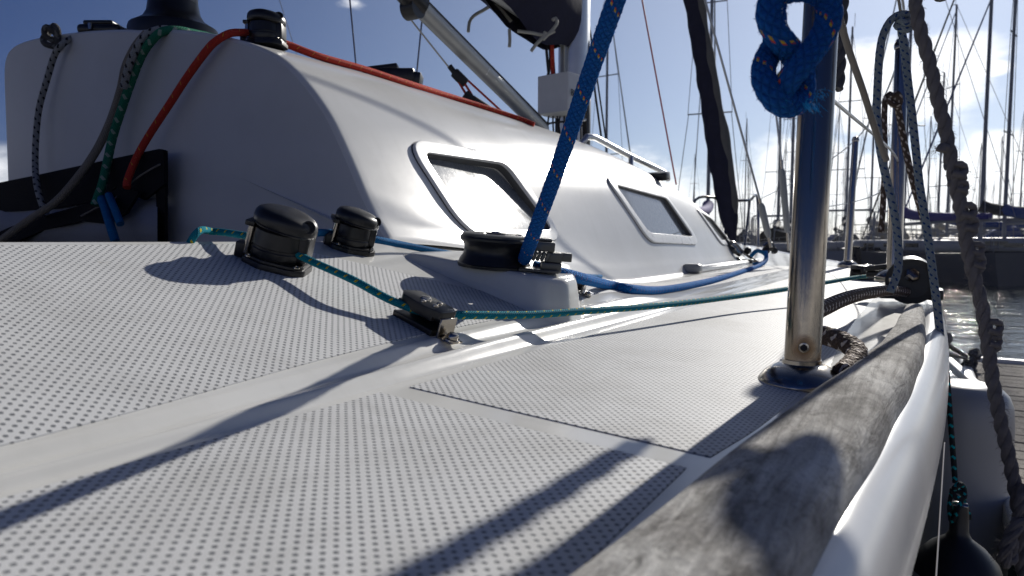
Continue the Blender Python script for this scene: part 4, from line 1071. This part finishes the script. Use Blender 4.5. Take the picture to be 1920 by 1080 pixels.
hang([(275, 62, -.01), (254, 88, .004), (236, 125, .006), (226, 170, .008), (208, 225, .014), (182, 280, .03), (148, 330, .05), (105, 378, .07), (55, 412, .08), (5, 448, .09), (-40, 480, .09)], .0074, M_beige, 'beige_rope', 'dull beige rope sweeping down to the lower left over the black rope bag')
hang([(192, 76, -.10), (165, 68, -.06), (138, 70, -.02), (116, 84, .004), (102, 104, .006), (88, 150, .007), (74, 200, .009), (68, 250, .012), (66, 300, .02), (68, 340, .04), (76, 375, .048), (88, 405, .045)], .0060, M_grey, 'flecked_rope', 'grey rope with black flecks hanging at the far left of the end wall')
kn = ony(104, 72, .75); kk = Dp(kn) / F; b = MB()
E = lambda x, y, z=0: kn + CR @ V(((x - 104) * kk, (72 - y) * kk, z))
b.tube([E(116, 88), E(96, 88, .012), (E(84, 74, .004)), E(90, 56, -.006), E(108, 52, .010), E(118, 64, .016), E(108, 78, .004), E(94, 70, .014), E(100, 58, .020), E(114, 70, .012), E(112, 88, .006), E(104, 92, 0)], .0062, 14, .003)
solo('stopper_knot', b, M_darkrope, 'dark stopper knot perched on the cabin roof corner at the far left', 'knot')
b = MB(); b.tube([bulk_pt(186, 366, .06), bulk_pt(196, 388, .07), bulk_pt(206, 420, .08), bulk_pt(216, 452, .08)], .0075, 14, .005); b.tube([bulk_pt(204, 366, .06), bulk_pt(214, 390, .075), bulk_pt(226, 420, .08)], .0065, 14, .005)
solo('blue_rope_ends', b, M_blue2, 'dark blue rope ends hanging inside the rope bag on the end wall', 'rope')

# figure-of-eight knot hanging beside the stanchion
dN = .455; kN = dN / F
K = lambda x, y, z=0.0: B(x, y, dN) + CR @ V((0, 0, z))
RB = .0079
P = [K(1480, -330), K(1478, -200), K(1474, -90), K(1466, -30, -.006), K(1462, 0, -.010), K(1463, 38, -.010), K(1464, 70, -.010), K(1448, 98, -.008), K(1434, 128, -.002), K(1431, 160, .004), K(1448, 188, .004), K(1478, 197, -.002), K(1508, 182, -.008), K(1518, 152, -.010), K(1506, 122, -.006), K(1476, 98, .004), K(1444, 78, .012), K(1428, 45, .013), K(1436, 12, .012), K(1466, -4, .012), K(1504, -8, .010),
     K(1534, 6, .010), K(1542, 34, .010), K(1534, 66, .011), K(1515, 98, .012), K(1491, 128, .012), K(1472, 152, .010), K(1462, 172, .002)]
b = MB(); b.tube(P, RB, 40, .0014, .10, 12); b.hairs(P, RB, 700, .0024, .00016)
kob = solo('knotted_blue_rope', b, M_blue, 'blue flecked rope tied in a figure of eight before the near stanchion', 'rope', sharp=80)
b = MB(); rn = random.Random(3)
for c_, n_, sp_ in (((1450, 196), 26, .004), ((1512, 200), 46, .006), ((1530, 178), 20, .004)):
    for _ in range(n_):
        a_ = K(c_[0] + rn.uniform(-14, 14), c_[1] + rn.uniform(-8, 6), rn.uniform(0, .01)); e_ = a_ + CR @ V((rn.uniform(-.3, 1) * sp_, -rn.uniform(.2, 1) * sp_, rn.uniform(-.5, .8) * sp_)); b.bar(a_, e_, .0002, 3, .0001)
part('frayed_fibres', b, M_bluefib, kob)
# dark laid rope behind the stanchion
dR = .96
b = MB(); P = [B(1590, -160, dR), B(1581, -40, dR), B(1577, 30, dR), B(1574, 100, dR), B(1570, 168, dR)]; b.laid(P, .0092)
solo('dark_rope_end', b, simple('rope_laid_dark', (.07, .07, .075), .9, var=.4, scale=150, bmp=.001), 'dark twisted rope end hanging close behind the near stanchion', 'rope')
# long hairy three-strand rope at the right
dH = .60
HP = [(1706, -120), (1714, -20), (1724, 50), (1741, 110), (1757, 180), (1772, 240), (1783, 300), (1794, 355), (1806, 410), (1813, 460), (1824, 510), (1840, 570), (1851, 640), (1862, 720), (1876, 790), (1890, 850), (1902, 910), (1912, 980), (1918, 1060), (1922, 1140)]
P = [B(x, y, dH) for x, y in HP]
b = MB(); b.laid(P, .0057, .003, .042, 10); b.hairs(P, .0054, 1100, .0038, .00014, random.Random(5))
hr = solo('hairy_rope', b, M_laid, 'long hairy grey twisted rope with tucked knots hanging at the right', 'rope', sharp=80)
def lumps(cs, name='rope_tuck'):
    for c in cs:
        b = MB(); x, y, s_ = c; kq = dH / F
        Q = lambda u, v_, z: B(x + u * s_, y + v_ * s_, dH) + CR @ V((0, 0, z * s_))
        b.tube([Q(-12, -10, -.004), Q(4, -12, .006), Q(15, -4, .003), Q(8, 6, .006), Q(-10, 9, .003)], .0032 * s_, 10, .003)
        b.tube([Q(-10, 4, .005), Q(3, 9, .007), Q(14, 13, .003), Q(4, 21, .003), Q(-9, 21, -.002)], .0030 * s_, 10, .003)
        b.hairs([Q(-12, 0, .006), Q(6, 6, .008), Q(16, 16, .004)], .005, 30, .004, .00014); part(name, b, M_laid, hr)
lumps([(1789, 322, 1.0), (1796, 352, .8), (1806, 398, 1.0), (1812, 422, .9), (1826, 468, .8), (1828, 492, .8), (1856, 614, .95), (1858, 640, .8)])
b = MB(); Q = lambda x, y, z=0: B(x, y, dH) + CR @ V((0, 0, z))
b.tube([Q(1768, 280, .004), Q(1758, 279, .006), Q(1755, 286, .006)], .004, 8, .002); b.hairs([Q(1764, 280), Q(1756, 282), Q(1755, 288)], .004, 24, .004); part('rope_tuck', b, M_laid, hr)
b = MB(); b.laid([Q(1908, 905, .01), Q(1892, 932, .014), Q(1893, 960, .012), Q(1906, 968, .01)], .0052, .003, .04)
b.laid([Q(1900, 962, .012), Q(1882, 972, .016), Q(1869, 996, .016), Q(1862, 1024, .014), Q(1868, 1046, .01), Q(1886, 1040, .006), Q(1890, 1010, .004)], .0056, .003, .04); b.hairs([Q(1900, 962, .012), Q(1882, 972, .016), Q(1869, 996, .016), Q(1862, 1024, .014), Q(1868, 1046, .01)], .007, 120, .005, .00014)
part('rope_bight', b, M_laid, hr)

# added hank out of view on the guard wire, shading the toe rail
b = MB(); hc = V((.022, 1.45, .455)); hrn = random.Random(4)
for k in range(5):
    ph = k * .9; rx, rz = .024 + .004 * math.sin(k * 2.1), .013 + .003 * math.cos(k * 1.7)
    b.tube([hc + V((math.cos(a_ * math.pi / 6) * rx, (k - 3) * .012 + .004 * math.sin(a_ + ph), math.sin(a_ * math.pi / 6) * rz)) for a_ in range(13)], .0085, 10, .006)
b.tube([hc + V((-.02, 0, -.01)), hc + V((-.01, .03, -.018)), hc + V((.02, -.03, -.015)), hc + V((.025, .01, .01))], .009, 10, .006)
solo('shade_hank', b, M_darkrope, 'added dark rope hank, out of view, shading the toe rail', 'rope')

# grey-blue braided line tied on the lifeline: two legs
dG = 1.02
G_ = lambda x, y, z=0: B(x, y, dG) + CR @ V((0, 0, z))
b = MB(); b.tube([G_(1694, 52), G_(1701, 34, .004), G_(1690, 29, .006), G_(1672, 36, .002), G_(1658, 60), G_(1650, 95), G_(1646, 150), G_(1644, 210), G_(1648, 262), G_(1656, 310), G_(1666, 350), G_(1676, 395), G_(1683, 440), G_(1685, 490), G_(1680, 520), G_(1669, 547)], .0056, 18, .004, .05, 8)
b.tube([G_(1680, 40, .008), G_(1690, 50, .012), G_(1702, 44, .010), G_(1702, 56, .004), G_(1688, 58, .008), G_(1680, 48, .002), G_(1692, 38, .006)], .0052, 16, .003)
b.tube([G_(1690, 56), G_(1695, 85), G_(1702, 150), G_(1710, 215), G_(1717, 280), G_(1724, 345), G_(1733, 400), G_(1742, 460), G_(1750, 520), G_(1757, 575), G_(1764, 640), G_(1768, 670)], .0056, 18, .004, .05, 8)
solo('knotted_fender_line', b, M_bluegrey, 'grey blue flecked line knotted on the lifeline, its two legs hanging to the deck', 'rope', sharp=80)
dO = 1.35; O_ = lambda x, y, z=0: B(x, y, dO) + CR @ V((0, 0, z))
b = MB(); b.tube([O_(1652, 436), O_(1656, 380), O_(1659, 300), O_(1658, 230), O_(1660, 190), O_(1668, 176), O_(1680, 184), O_(1676, 176, .01)], .0055, 14, .006); b.tube([O_(1668, 178, .012), O_(1676, 192, .012), O_(1686, 215), O_(1698, 280), O_(1714, 350), O_(1734, 420), O_(1742, 470), O_(1752, 540), O_(1760, 600)], .0062, 14, .006)
b.tube([O_(1662, 186, .012), O_(1676, 182, .016), O_(1680, 198, .012), O_(1666, 200, .014), O_(1662, 188, .010)], .0055, 12, .004)
solo('brown_fender_line', b, M_brown, 'brown grey line hitched on the lifeline with a short cut end hanging free', 'rope')
b = MB(); b.tube([B(1560, -20, .8), B(1573, 30, .81), B(1592, 95, .84), B(1618, 170, .88), B(1640, 240, .92), B(1662, 300, .95)], .0042, 12, .006); solo('hanging_cord', b, M_cord, 'thin beige cord slanting down from behind the near stanchion to the knotted lines', 'cord')
b = MB(); b.bar(B(1682, -20, 1.0), G_(1692, 44), .0022, 8); solo('thin_lanyard', b, M_cord, 'thin pale lanyard coming down from above into the grey blue knot', 'cord')

# big black mooring cleat / foot block with its bolt, and the brown mooring rope on the deck
fb = holder('foot_block', yacht, 'large black foot block with a hexagonal bolt'); dF = 1.42
cF = B(1712, 560, dF); cF.z = deck_z(xs(cF.y) - .07, cF.y) if cF.x < xs(cF.y) - .07 else cF.z
MF = frame_at(B(1712, 558, dF), (0, 0, 1), (0, 1, 0)); kF = dF / F
b = MB(); b.box((104 * kF, .055, 20 * kF), MF, .004, 2, loc=(-4 * kF, 0, 8 * kF)); b.bar(B(1708, 528, dF - .035), B(1706, 520, dF + .05), 42 * kF, 32); b.bar(B(1708, 528, dF - .038), B(1708, 528, dF - .034), 30 * kF, 28)
b.box((60 * kF, .06, 10 * kF), frame_at(B(1660, 500, dF + .05), (0, 0, 1), (.3, 1, 0)) @ Matrix.Rotation(-.15, 4, 'Y'), .003, 2); b.box((40 * kF, .04, 12 * kF), frame_at(B(1650, 514, dF + .06), (0, 0, 1), (.3, 1, 0)), .003, 2)
part('body', b, M_black, fb)
b = MB(); b.lathe([(13 * kF, 0), (13 * kF, 8 * kF), (10 * kF, 11 * kF)], frame_at(B(1708, 518, dF - .045), CR @ V((0, .55, 1)), (0, 1, 0)), 6); part('bolt', b, M_ss, fb)
P = [B(1700, 548, 1.40), B(1668, 545, 1.28), B(1640, 548, 1.18), B(1610, 553, 1.08), B(1580, 562, .98), B(1553, 574, .90), B(1525, 588, .82)]
P += [B(1508, 606, .77), B(1520, 622, .745), B(1550, 630, .73), B(1580, 640, .70), B(1603, 655, .675), B(1606, 672, .655), B(1592, 690, .63), B(1580, 702, .60)]
for p in P:
    zmin = deck_z(min(p.x, -.03), p.y) + .0088
    if p.z < zmin: p.z = zmin
b = MB(); b.tube(P, .0098, 32, .0035, .10, 10); solo('mooring_rope', b, M_brown, 'thick brown and black braided mooring rope lying on the side deck behind the near stanchion', 'rope', sharp=80)

# fender hanging on its teal-flecked line
M_fl = rope_mat('rope_dark_teal', (.035, .045, .05), (.01, .50, .55), 6, r=.004)
fe = thing('fender', B(1802, 1090, 1.22), 'black topped fender hanging on a thin line beside the topside', 'fender'); dFn = 1.22; kf = dFn / F
top = B(1800, 948, dFn); b = MB(); Tt = Matrix.Translation(top)
b.lathe([(.003, .004), (13 * kf, 0), (15 * kf, -14 * kf), (16 * kf, -50 * kf), (22 * kf, -62 * kf), (46 * kf, -80 * kf), (66 * kf, -104 * kf), (74 * kf, -128 * kf), (75 * kf, -132 * kf)], Tt, 40, False); part('end_cap', b, M_fender, fe)
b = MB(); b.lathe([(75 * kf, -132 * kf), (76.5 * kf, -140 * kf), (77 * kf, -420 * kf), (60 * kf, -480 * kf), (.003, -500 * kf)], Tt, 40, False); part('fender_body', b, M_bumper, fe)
b = MB(); b.lathe([(6 * kf, -.012), (7.5 * kf, -.006), (7.5 * kf, .006), (6 * kf, .012)], Tt @ Matrix.Translation((0, 0, .0)) @ Matrix.Rotation(R(90), 4, 'Y'), 16); part('eye', b, M_ss, fe)
F_ = lambda x, y, z=0: B(x, y, dFn) + CR @ V((0, 0, z))
b = MB(); b.tube([F_(1776, 700), F_(1779, 745), F_(1783, 800), F_(1787, 850), F_(1791, 905)], .0046, 12, .006)
b.tube([F_(1784, 915, .006), F_(1792, 905, .010), F_(1802, 912, .006), F_(1800, 930, .01), F_(1786, 930, .01), F_(1784, 918, .002), F_(1798, 920, .012)], .0048, 12, .004); b.tube([F_(1784, 925), F_(1780, 950), F_(1784, 978), F_(1786, 950, .016), F_(1797, 932, .01)], .0036, 10, .006); b.tube([F_(1802, 924), F_(1812, 950), F_(1819, 972), F_(1812, 966, -.01)], .0034, 10, .006)
solo('fender_line', b, M_fl, 'dark line with teal flecks holding up the black fender', 'rope')
b = MB(); b.bar(B(1771, 830, .98), B(1754, 1100, .72), .0009, 6); solo('loose_thread', b, M_fibre, 'single pale thread dangling down beside the topside', 'thread')
b = MB(); b.tube([B(1745, 570, 1.5), B(1763, 620, 1.7), B(1768, 640, 2.0), B(1790, 655, 3.0), B(1812, 668, 4.0)], .010, 10, .03); b.tube([B(1772, 664, 2.2), B(1795, 668, 3.2), B(1812, 672, 4.0)], .009, 10, .03)
b.ball(B(1776, 634, 2.1), .016, 10, (1, 1, 1.3)); solo('shore_line', b, M_darkrope, 'dark mooring line stretched from the deck edge down to the dock', 'rope')

# ------------------------------------------------------------------ floating dock
WZ = -1.38
dz = -.80
dock = thing('floating_dock', (1.2, 1.5, WZ), 'weathered timber floating finger dock beside the yacht', 'dock')
b = MB()
yy = -4.0
rn = random.Random(9)
while yy < 5.40:
    b.box((2.3, .118, .035), Matrix.Translation((.30 + 1.15 + rn.uniform(-.004, .004), yy, dz - .018 + rn.uniform(-.002, .002))), .004, 1); yy += .125
part('decking', b, M_plank, dock)
b = MB(); b.box((.055, 9.4, .09), Matrix.Translation((.262, .72, dz - .02)), .02, 3); b.box((2.5, .05, .07), Matrix.Translation((1.45, 5.47, dz - .01)), .015, 2); b.box((.05, 9.4, .09), Matrix.Translation((2.64, .72, dz - .02)), .02, 3)
part('edge_strip', b, M_white, dock)
b = MB(); b.box((2.2, 9.2, .35), Matrix.Translation((1.45, .72, dz - .25)), .02, 1); part('float', b, simple('float_grey', (.22, .22, .22), .8, bmp=.003), dock)
b = MB(); e0, e1 = onz(1783, 682, -.72), onz(1816, 712, -.72); b.box((.045, (e0 - e1).length + .6, .05), frame_at((e0 + e1) / 2, (0, 0, 1), e0 - e1), .01, 2); part('corner_brace', b, M_white, dock)
b = MB(); cl = onz(1812, 690, dz); b.box((.05, .12, .03), Matrix.Translation(cl + V((0, 0, .015))), .008, 2); b.box((.035, .26, .03), Matrix.Translation(cl + V((0, 0, .06))), .012, 2); b.bar(cl, cl + V((0, 0, .06)), .02, 12); part('dock_cleat', b, M_blackm, dock)
b = MB(); kd = Dp(cl) / F
D_ = lambda x, y, z=0: B(x, y, Dp(cl)) + CR @ V((0, 0, z))
b.tube([D_(1806, 690), D_(1800, 684, .03), D_(1812, 672, .05), D_(1822, 680, .03), D_(1808, 692, .06), D_(1804, 676, .08), D_(1816, 664, .05), D_(1826, 660, .04), D_(1818, 668, .08), D_(1810, 662, .05), D_(1820, 656, .03), D_(1832, 658, .0)], .017, 10, .02); b.tube([D_(1806, 690, .04), D_(1816, 694, .06), D_(1826, 694, .02)], .014, 10, .02)
solo('cleat_hitch', b, M_darkrope, 'dark rope wrapped in a bundle round the dock cleat', 'rope')
# tall moulded bumper between boat and dock
bm_ = MB(); kb_ = 2.15 / F; cbm = B(1812, 740, 2.15)
Mbp = frame_at(V((cbm.x, cbm.y, 0)), (0, 0, 1), (.2, 1, 0)); z1 = B(1812, 716, 2.15).z
prof = [(.001, z1), (.06, z1 - .002), (.09, z1 - .012), (.112, z1 - .035), (.124, z1 - .07), (.128, z1 - .13), (.128, WZ - .3)]
k0 = len(bm_.v); bm_.lathe(prof[::-1], Mbp, 40, False)
bm_.v = [V((p.x, p.y, p.z)) for p in bm_.v]
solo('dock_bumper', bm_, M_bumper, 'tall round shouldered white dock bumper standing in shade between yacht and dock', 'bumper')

# ------------------------------------------------------------------ water
wb = MB(); wb.v = [V((-700, -700, WZ)), V((700, -700, WZ)), V((700, 700, WZ)), V((-700, 700, WZ))]; wb.f = [(0, 1, 2, 3)]
wo_ = mesh_obj('water', wb, M_water, V((0, 0, 0))); wo_['kind'] = 'structure'

# ------------------------------------------------------------------ marina: moored yachts
M_dh = [simple('far_hull_white', (.28, .29, .31), .4, var=.05, scale=1, spec=.3), simple('far_hull_navy', (.010, .012, .022), .6, var=.1, scale=1, spec=.15), simple('far_hull_grey', (.08, .085, .10), .5, scale=1, spec=.2)]
M_cov = [simple('canvas_blue', (.015, .05, .20), .85, scale=4), simple('canvas_black', (.02, .02, .025), .85, scale=4), simple('canvas_beige', (.42, .38, .30), .85, scale=4), simple('canvas_purple', (.05, .04, .22), .85, scale=4)]
M_mast = simple('far_mast', (.22, .23, .25), .6, .1, scale=2); M_dwin = simple('far_window', (.02, .02, .025), .1, scale=2); M_dcab = simple('far_cabin', (.34, .34, .33), .5, var=.1, scale=2)
def far_yacht(hm, cm, Hm=13.0, furl=True, hood=True, arch=False):
    """10 m yacht, bow to +y, origin at the waterline"""
    rt = bpy.data.objects.new('moored_yacht', None); sc.collection.objects.link(rt); WL[rt.name] = V((0, 0, 0))
    b = MB(); L = 10.0; n_ = 14; prof = [(0, -.4), (.55, -.3), (.85, 0), (.95, .5), (1.0, 1.05)]
    st = []
    for j in range(n_ + 1):
        t = j / n_; y = -L / 2 + L * t; hw = 1.65 * (1 - max(0, (t - .35) / .65) ** 2.2) * (.78 + .22 * sstep(0, .35, t)); sh_ = .15 * (t - .4) ** 2 * 3
        row = [V((hw * a, y + (c * .35 if t > .8 else 0) * (t - .8) * 5, c + (sh_ if c > .4 else 0))) for a, c in prof]; st.append([V((-p.x, p.y, p.z)) for p in row[::-1]] + row)
    m_ = len(st[0])
    for r_ in st: b.v += r_
    for j in range(n_):
        for i in range(m_ - 1): b.f.append((j * m_ + i, j * m_ + i + 1, (j + 1) * m_ + i + 1, (j + 1) * m_ + i))
        b.f.append((j * m_, (j + 1) * m_, (j + 1) * m_ + m_ - 1, j * m_ + m_ - 1))
    b.f.append(tuple(range(m_))); part('hull', b, hm, rt)
    b = MB(); b.box((1.9, 4.6, .5), Matrix.Translation((0, .6, 1.3)), .18, 3); ca = part('cabin', b, M_dcab, rt)
    for sx in (-1, 1):
        for k in range(3): b = MB(); b.box((.02, .7, .16), Matrix.Translation((sx * .955, -.8 + k * 1.25, 1.34)), .005, 1); part('window', b, M_dwin, rt)
    b = MB(); b.bar((0, .9, 1.4), (0, .9, Hm), .075, 8, .05); b.box((.03, .3, .03), Matrix.Translation((0, 1.0, Hm))); b.bar((.1, .9, Hm), (.1, .9, Hm + .7), .012, 4); part('mast', b, M_mast, rt)
    for h_ in (.42, .70): b = MB(); b.bar((-.95 * (1.3 - h_), .9, Hm * h_), (.95 * (1.3 - h_), .9, Hm * h_), .028, 5); part('spreader', b, M_mast, rt)
    b = MB()
    for sx in (-1, 1):
        b.bar((sx * 1.4, .8, 1.1), (sx * .8, .9, Hm * .42), .014, 4); b.bar((sx * .83, .9, Hm * .42), (sx * .56, .9, Hm * .70), .012, 4); b.bar((sx * .56, .9, Hm * .70), (0, .9, Hm * .99), .012, 4)
    b.bar((0, -4.9, 1.2), (0, .9, Hm), .014, 4); part('rigging', b, M_mast, rt)
    if furl: b = MB(); b.tube([V((0, 4.9, 1.5)).lerp(V((0, .95, Hm * .97)), i / 10) for i in range(11)], .045, 8, smooth=False, rfun=lambda t: .5 + 1.2 * t * (1 - t) * 2 * (1 - t)); part('furled_sail', b, cm if hood else M_dcab, rt)
    b = MB(); b.bar((0, .85, 2.2), (0, -3.4, 2.3), .07, 8); part('boom', b, M_mast, rt)
    b = MB(); b.tube([(0, .95, 2.75), (0, .3, 2.55), (0, -1.6, 2.42), (0, -3.4, 2.38)], .2, 10, .5, rfun=lambda t: 1.15 - .55 * t); part('boom_cover', b, cm, rt)
    if hood:
        b = MB()
        for j in range(7):
            a = -.1 + 1.7 * j / 6
            for i in range(9):
                c = math.pi * i / 8; b.v.append(V((1.15 * math.cos(c), -1.9 + .95 * math.cos(a) - .3, 1.35 + 1.0 * math.sin(c) * max(.0, math.sin(a)) + .06)))
        for j in range(6):
            for i in range(8): b.f.append((j * 9 + i, j * 9 + i + 1, (j + 1) * 9 + i + 1, (j + 1) * 9 + i))
        part('sprayhood', b, cm, rt)
    if arch:
        b = MB()
        for y in (-3.6, -4.7): b.tube([(-1.2, y, 1.1), (-1.2, y, 2.9), (-1.1, y, 3.05), (1.1, y, 3.05), (1.2, y, 2.9), (1.2, y, 1.1)], .03, 6, smooth=False)
        part('arch', b, M_mast, rt)
    b = MB()
    for sx in (-1, 1):
        P_ = [(sx * 1.25, -4.9, 1.75), (sx * 1.55, -2, 1.75), (sx * 1.55, 1, 1.78), (sx * 1.1, 3.4, 1.9), (sx * .3, 4.9, 2.0)]
        b.tube(P_, .014, 4, .6)
        for p in P_: b.bar((p[0], p[1], 1.05), p, .016, 4)
    part('guard_rails', b, M_mast, rt)
    return rt
protos = [far_yacht(M_dh[0], M_cov[0], 13.5, True, True, False), far_yacht(M_dh[1], M_cov[1], 14.5, True, True, True), far_yacht(M_dh[0], M_cov[2], 12.5, False, True, True), far_yacht(M_dh[2], M_cov[3], 15.0, True, False, False), far_yacht(M_dh[0], M_cov[1], 13.0, True, False, True)]
used = [False] * len(protos)
def put_yacht(k, px, d, az, s, label, group=None):
    if used[k]: o = copy_tree(protos[k])
    else: o = protos[k]; used[k] = True
    p = B(px, 452, d); o.location = (p.x, p.y, WZ); o.rotation_euler = (0, 0, R(az)); o.scale = (s, s, s)
    tag(o, label, 'yacht', group); return o
near = [(1, 1893, 24.0, 88, .95, 'dark hulled yacht moored broadside across the water at the right edge with a tall mast'),
        (3, 1722, 25.0, 40, .90, 'grey hulled yacht whose single tall mast rises between the two right hand ropes'),
        (0, 1808, 30.0, 118, .85, 'white yacht with a blue sprayhood seen just right of the hairy rope'),
        (0, 1935, 23.5, 75, .9, 'white yacht with bright blue boom cover at the extreme right edge'),
        (4, 1585, 31.0, 5, .85, 'white yacht with a steel stern arch seen beside the thin far stanchion'),
        (2, 1776, 36, 140, .8, 'white yacht with beige cover moored behind the hairy rope'),
        (2, 1640, 36.0, 20, .9, 'white yacht with beige cover between the two far stanchions'),
        (3, 1322, 26.0, 10, 1.0, 'grey hulled yacht whose mast and spreaders show left of the furled headsail'),
        (4, 1118, 30.0, -5, .95, 'yacht hidden by the cabin whose mast stands just right of the main mast'),
        (4, 1478, 33.0, 0, .80, 'yacht whose mast shows just left of the near stanchion'),
        (1, 1456, 38.0, 8, .86, 'yacht whose mast shows beside the turnbuckles')]
for k, px, d, az, s, lb in near: put_yacht(k, px, d, az, s, lb)
rn = random.Random(21)
GL = 'small far moored yacht in the crowd of masts along the skyline'; GG = 'far moored yachts crowding the marina'
cnt = 0
for row_d in (58, 80, 108, 140, 180):
    px = 1395
    while px < 2050:
        put_yacht(rn.randrange(5), px + rn.uniform(-12, 12), row_d * rn.uniform(.93, 1.07), rn.choice((0, 180)) + rn.uniform(-12, 12) + 20, rn.uniform(.72, 1.0), GL, GG); cnt += 1
        px += rn.uniform(62, 100)
for px, d, az in ((1180, 95, 12), (1246, 120, 10), (1300, 80, 15), (1350, 130, 9), (900, 140, 0)): put_yacht(rn.randrange(5), px, d, az, .85, GL, GG)
# neighbour on the port side, only a sliver of it shows at the left edge
o = copy_tree(protos[4]); o.location = (-6.2, -1.6, WZ); o.rotation_euler = (0, 0, R(3)); o.scale = (.8, .8, .8); tag(o, 'neighbouring yacht, a sliver of it at the left edge beyond the cabin', 'yacht')

# ------------------------------------------------------------------ thin sea haze over the harbour
hz_ = MB(); hz_.box((1440, 1440, 1.0)); hz_.v = [V((p.x, p.y, (WZ - 1.0) if p.z < 0 else 24.0)) for p in hz_.v]; hz_.flat = True
hm = bpy.data.materials.new('haze'); hm.use_nodes = True; nt = hm.node_tree; nt.nodes.clear()
pv = nt.nodes.new('ShaderNodeVolumePrincipled'); pv.inputs['Color'].default_value = (.92, .95, 1, 1); pv.inputs['Density'].default_value = .00035; pv.inputs['Anisotropy'].default_value = .3
mo = nt.nodes.new('ShaderNodeOutputMaterial'); nt.links.new(pv.outputs[0], mo.inputs['Volume'])
ho = mesh_obj('haze', hz_, hm, V((0, 0, 0))); ho['kind'] = 'stuff'
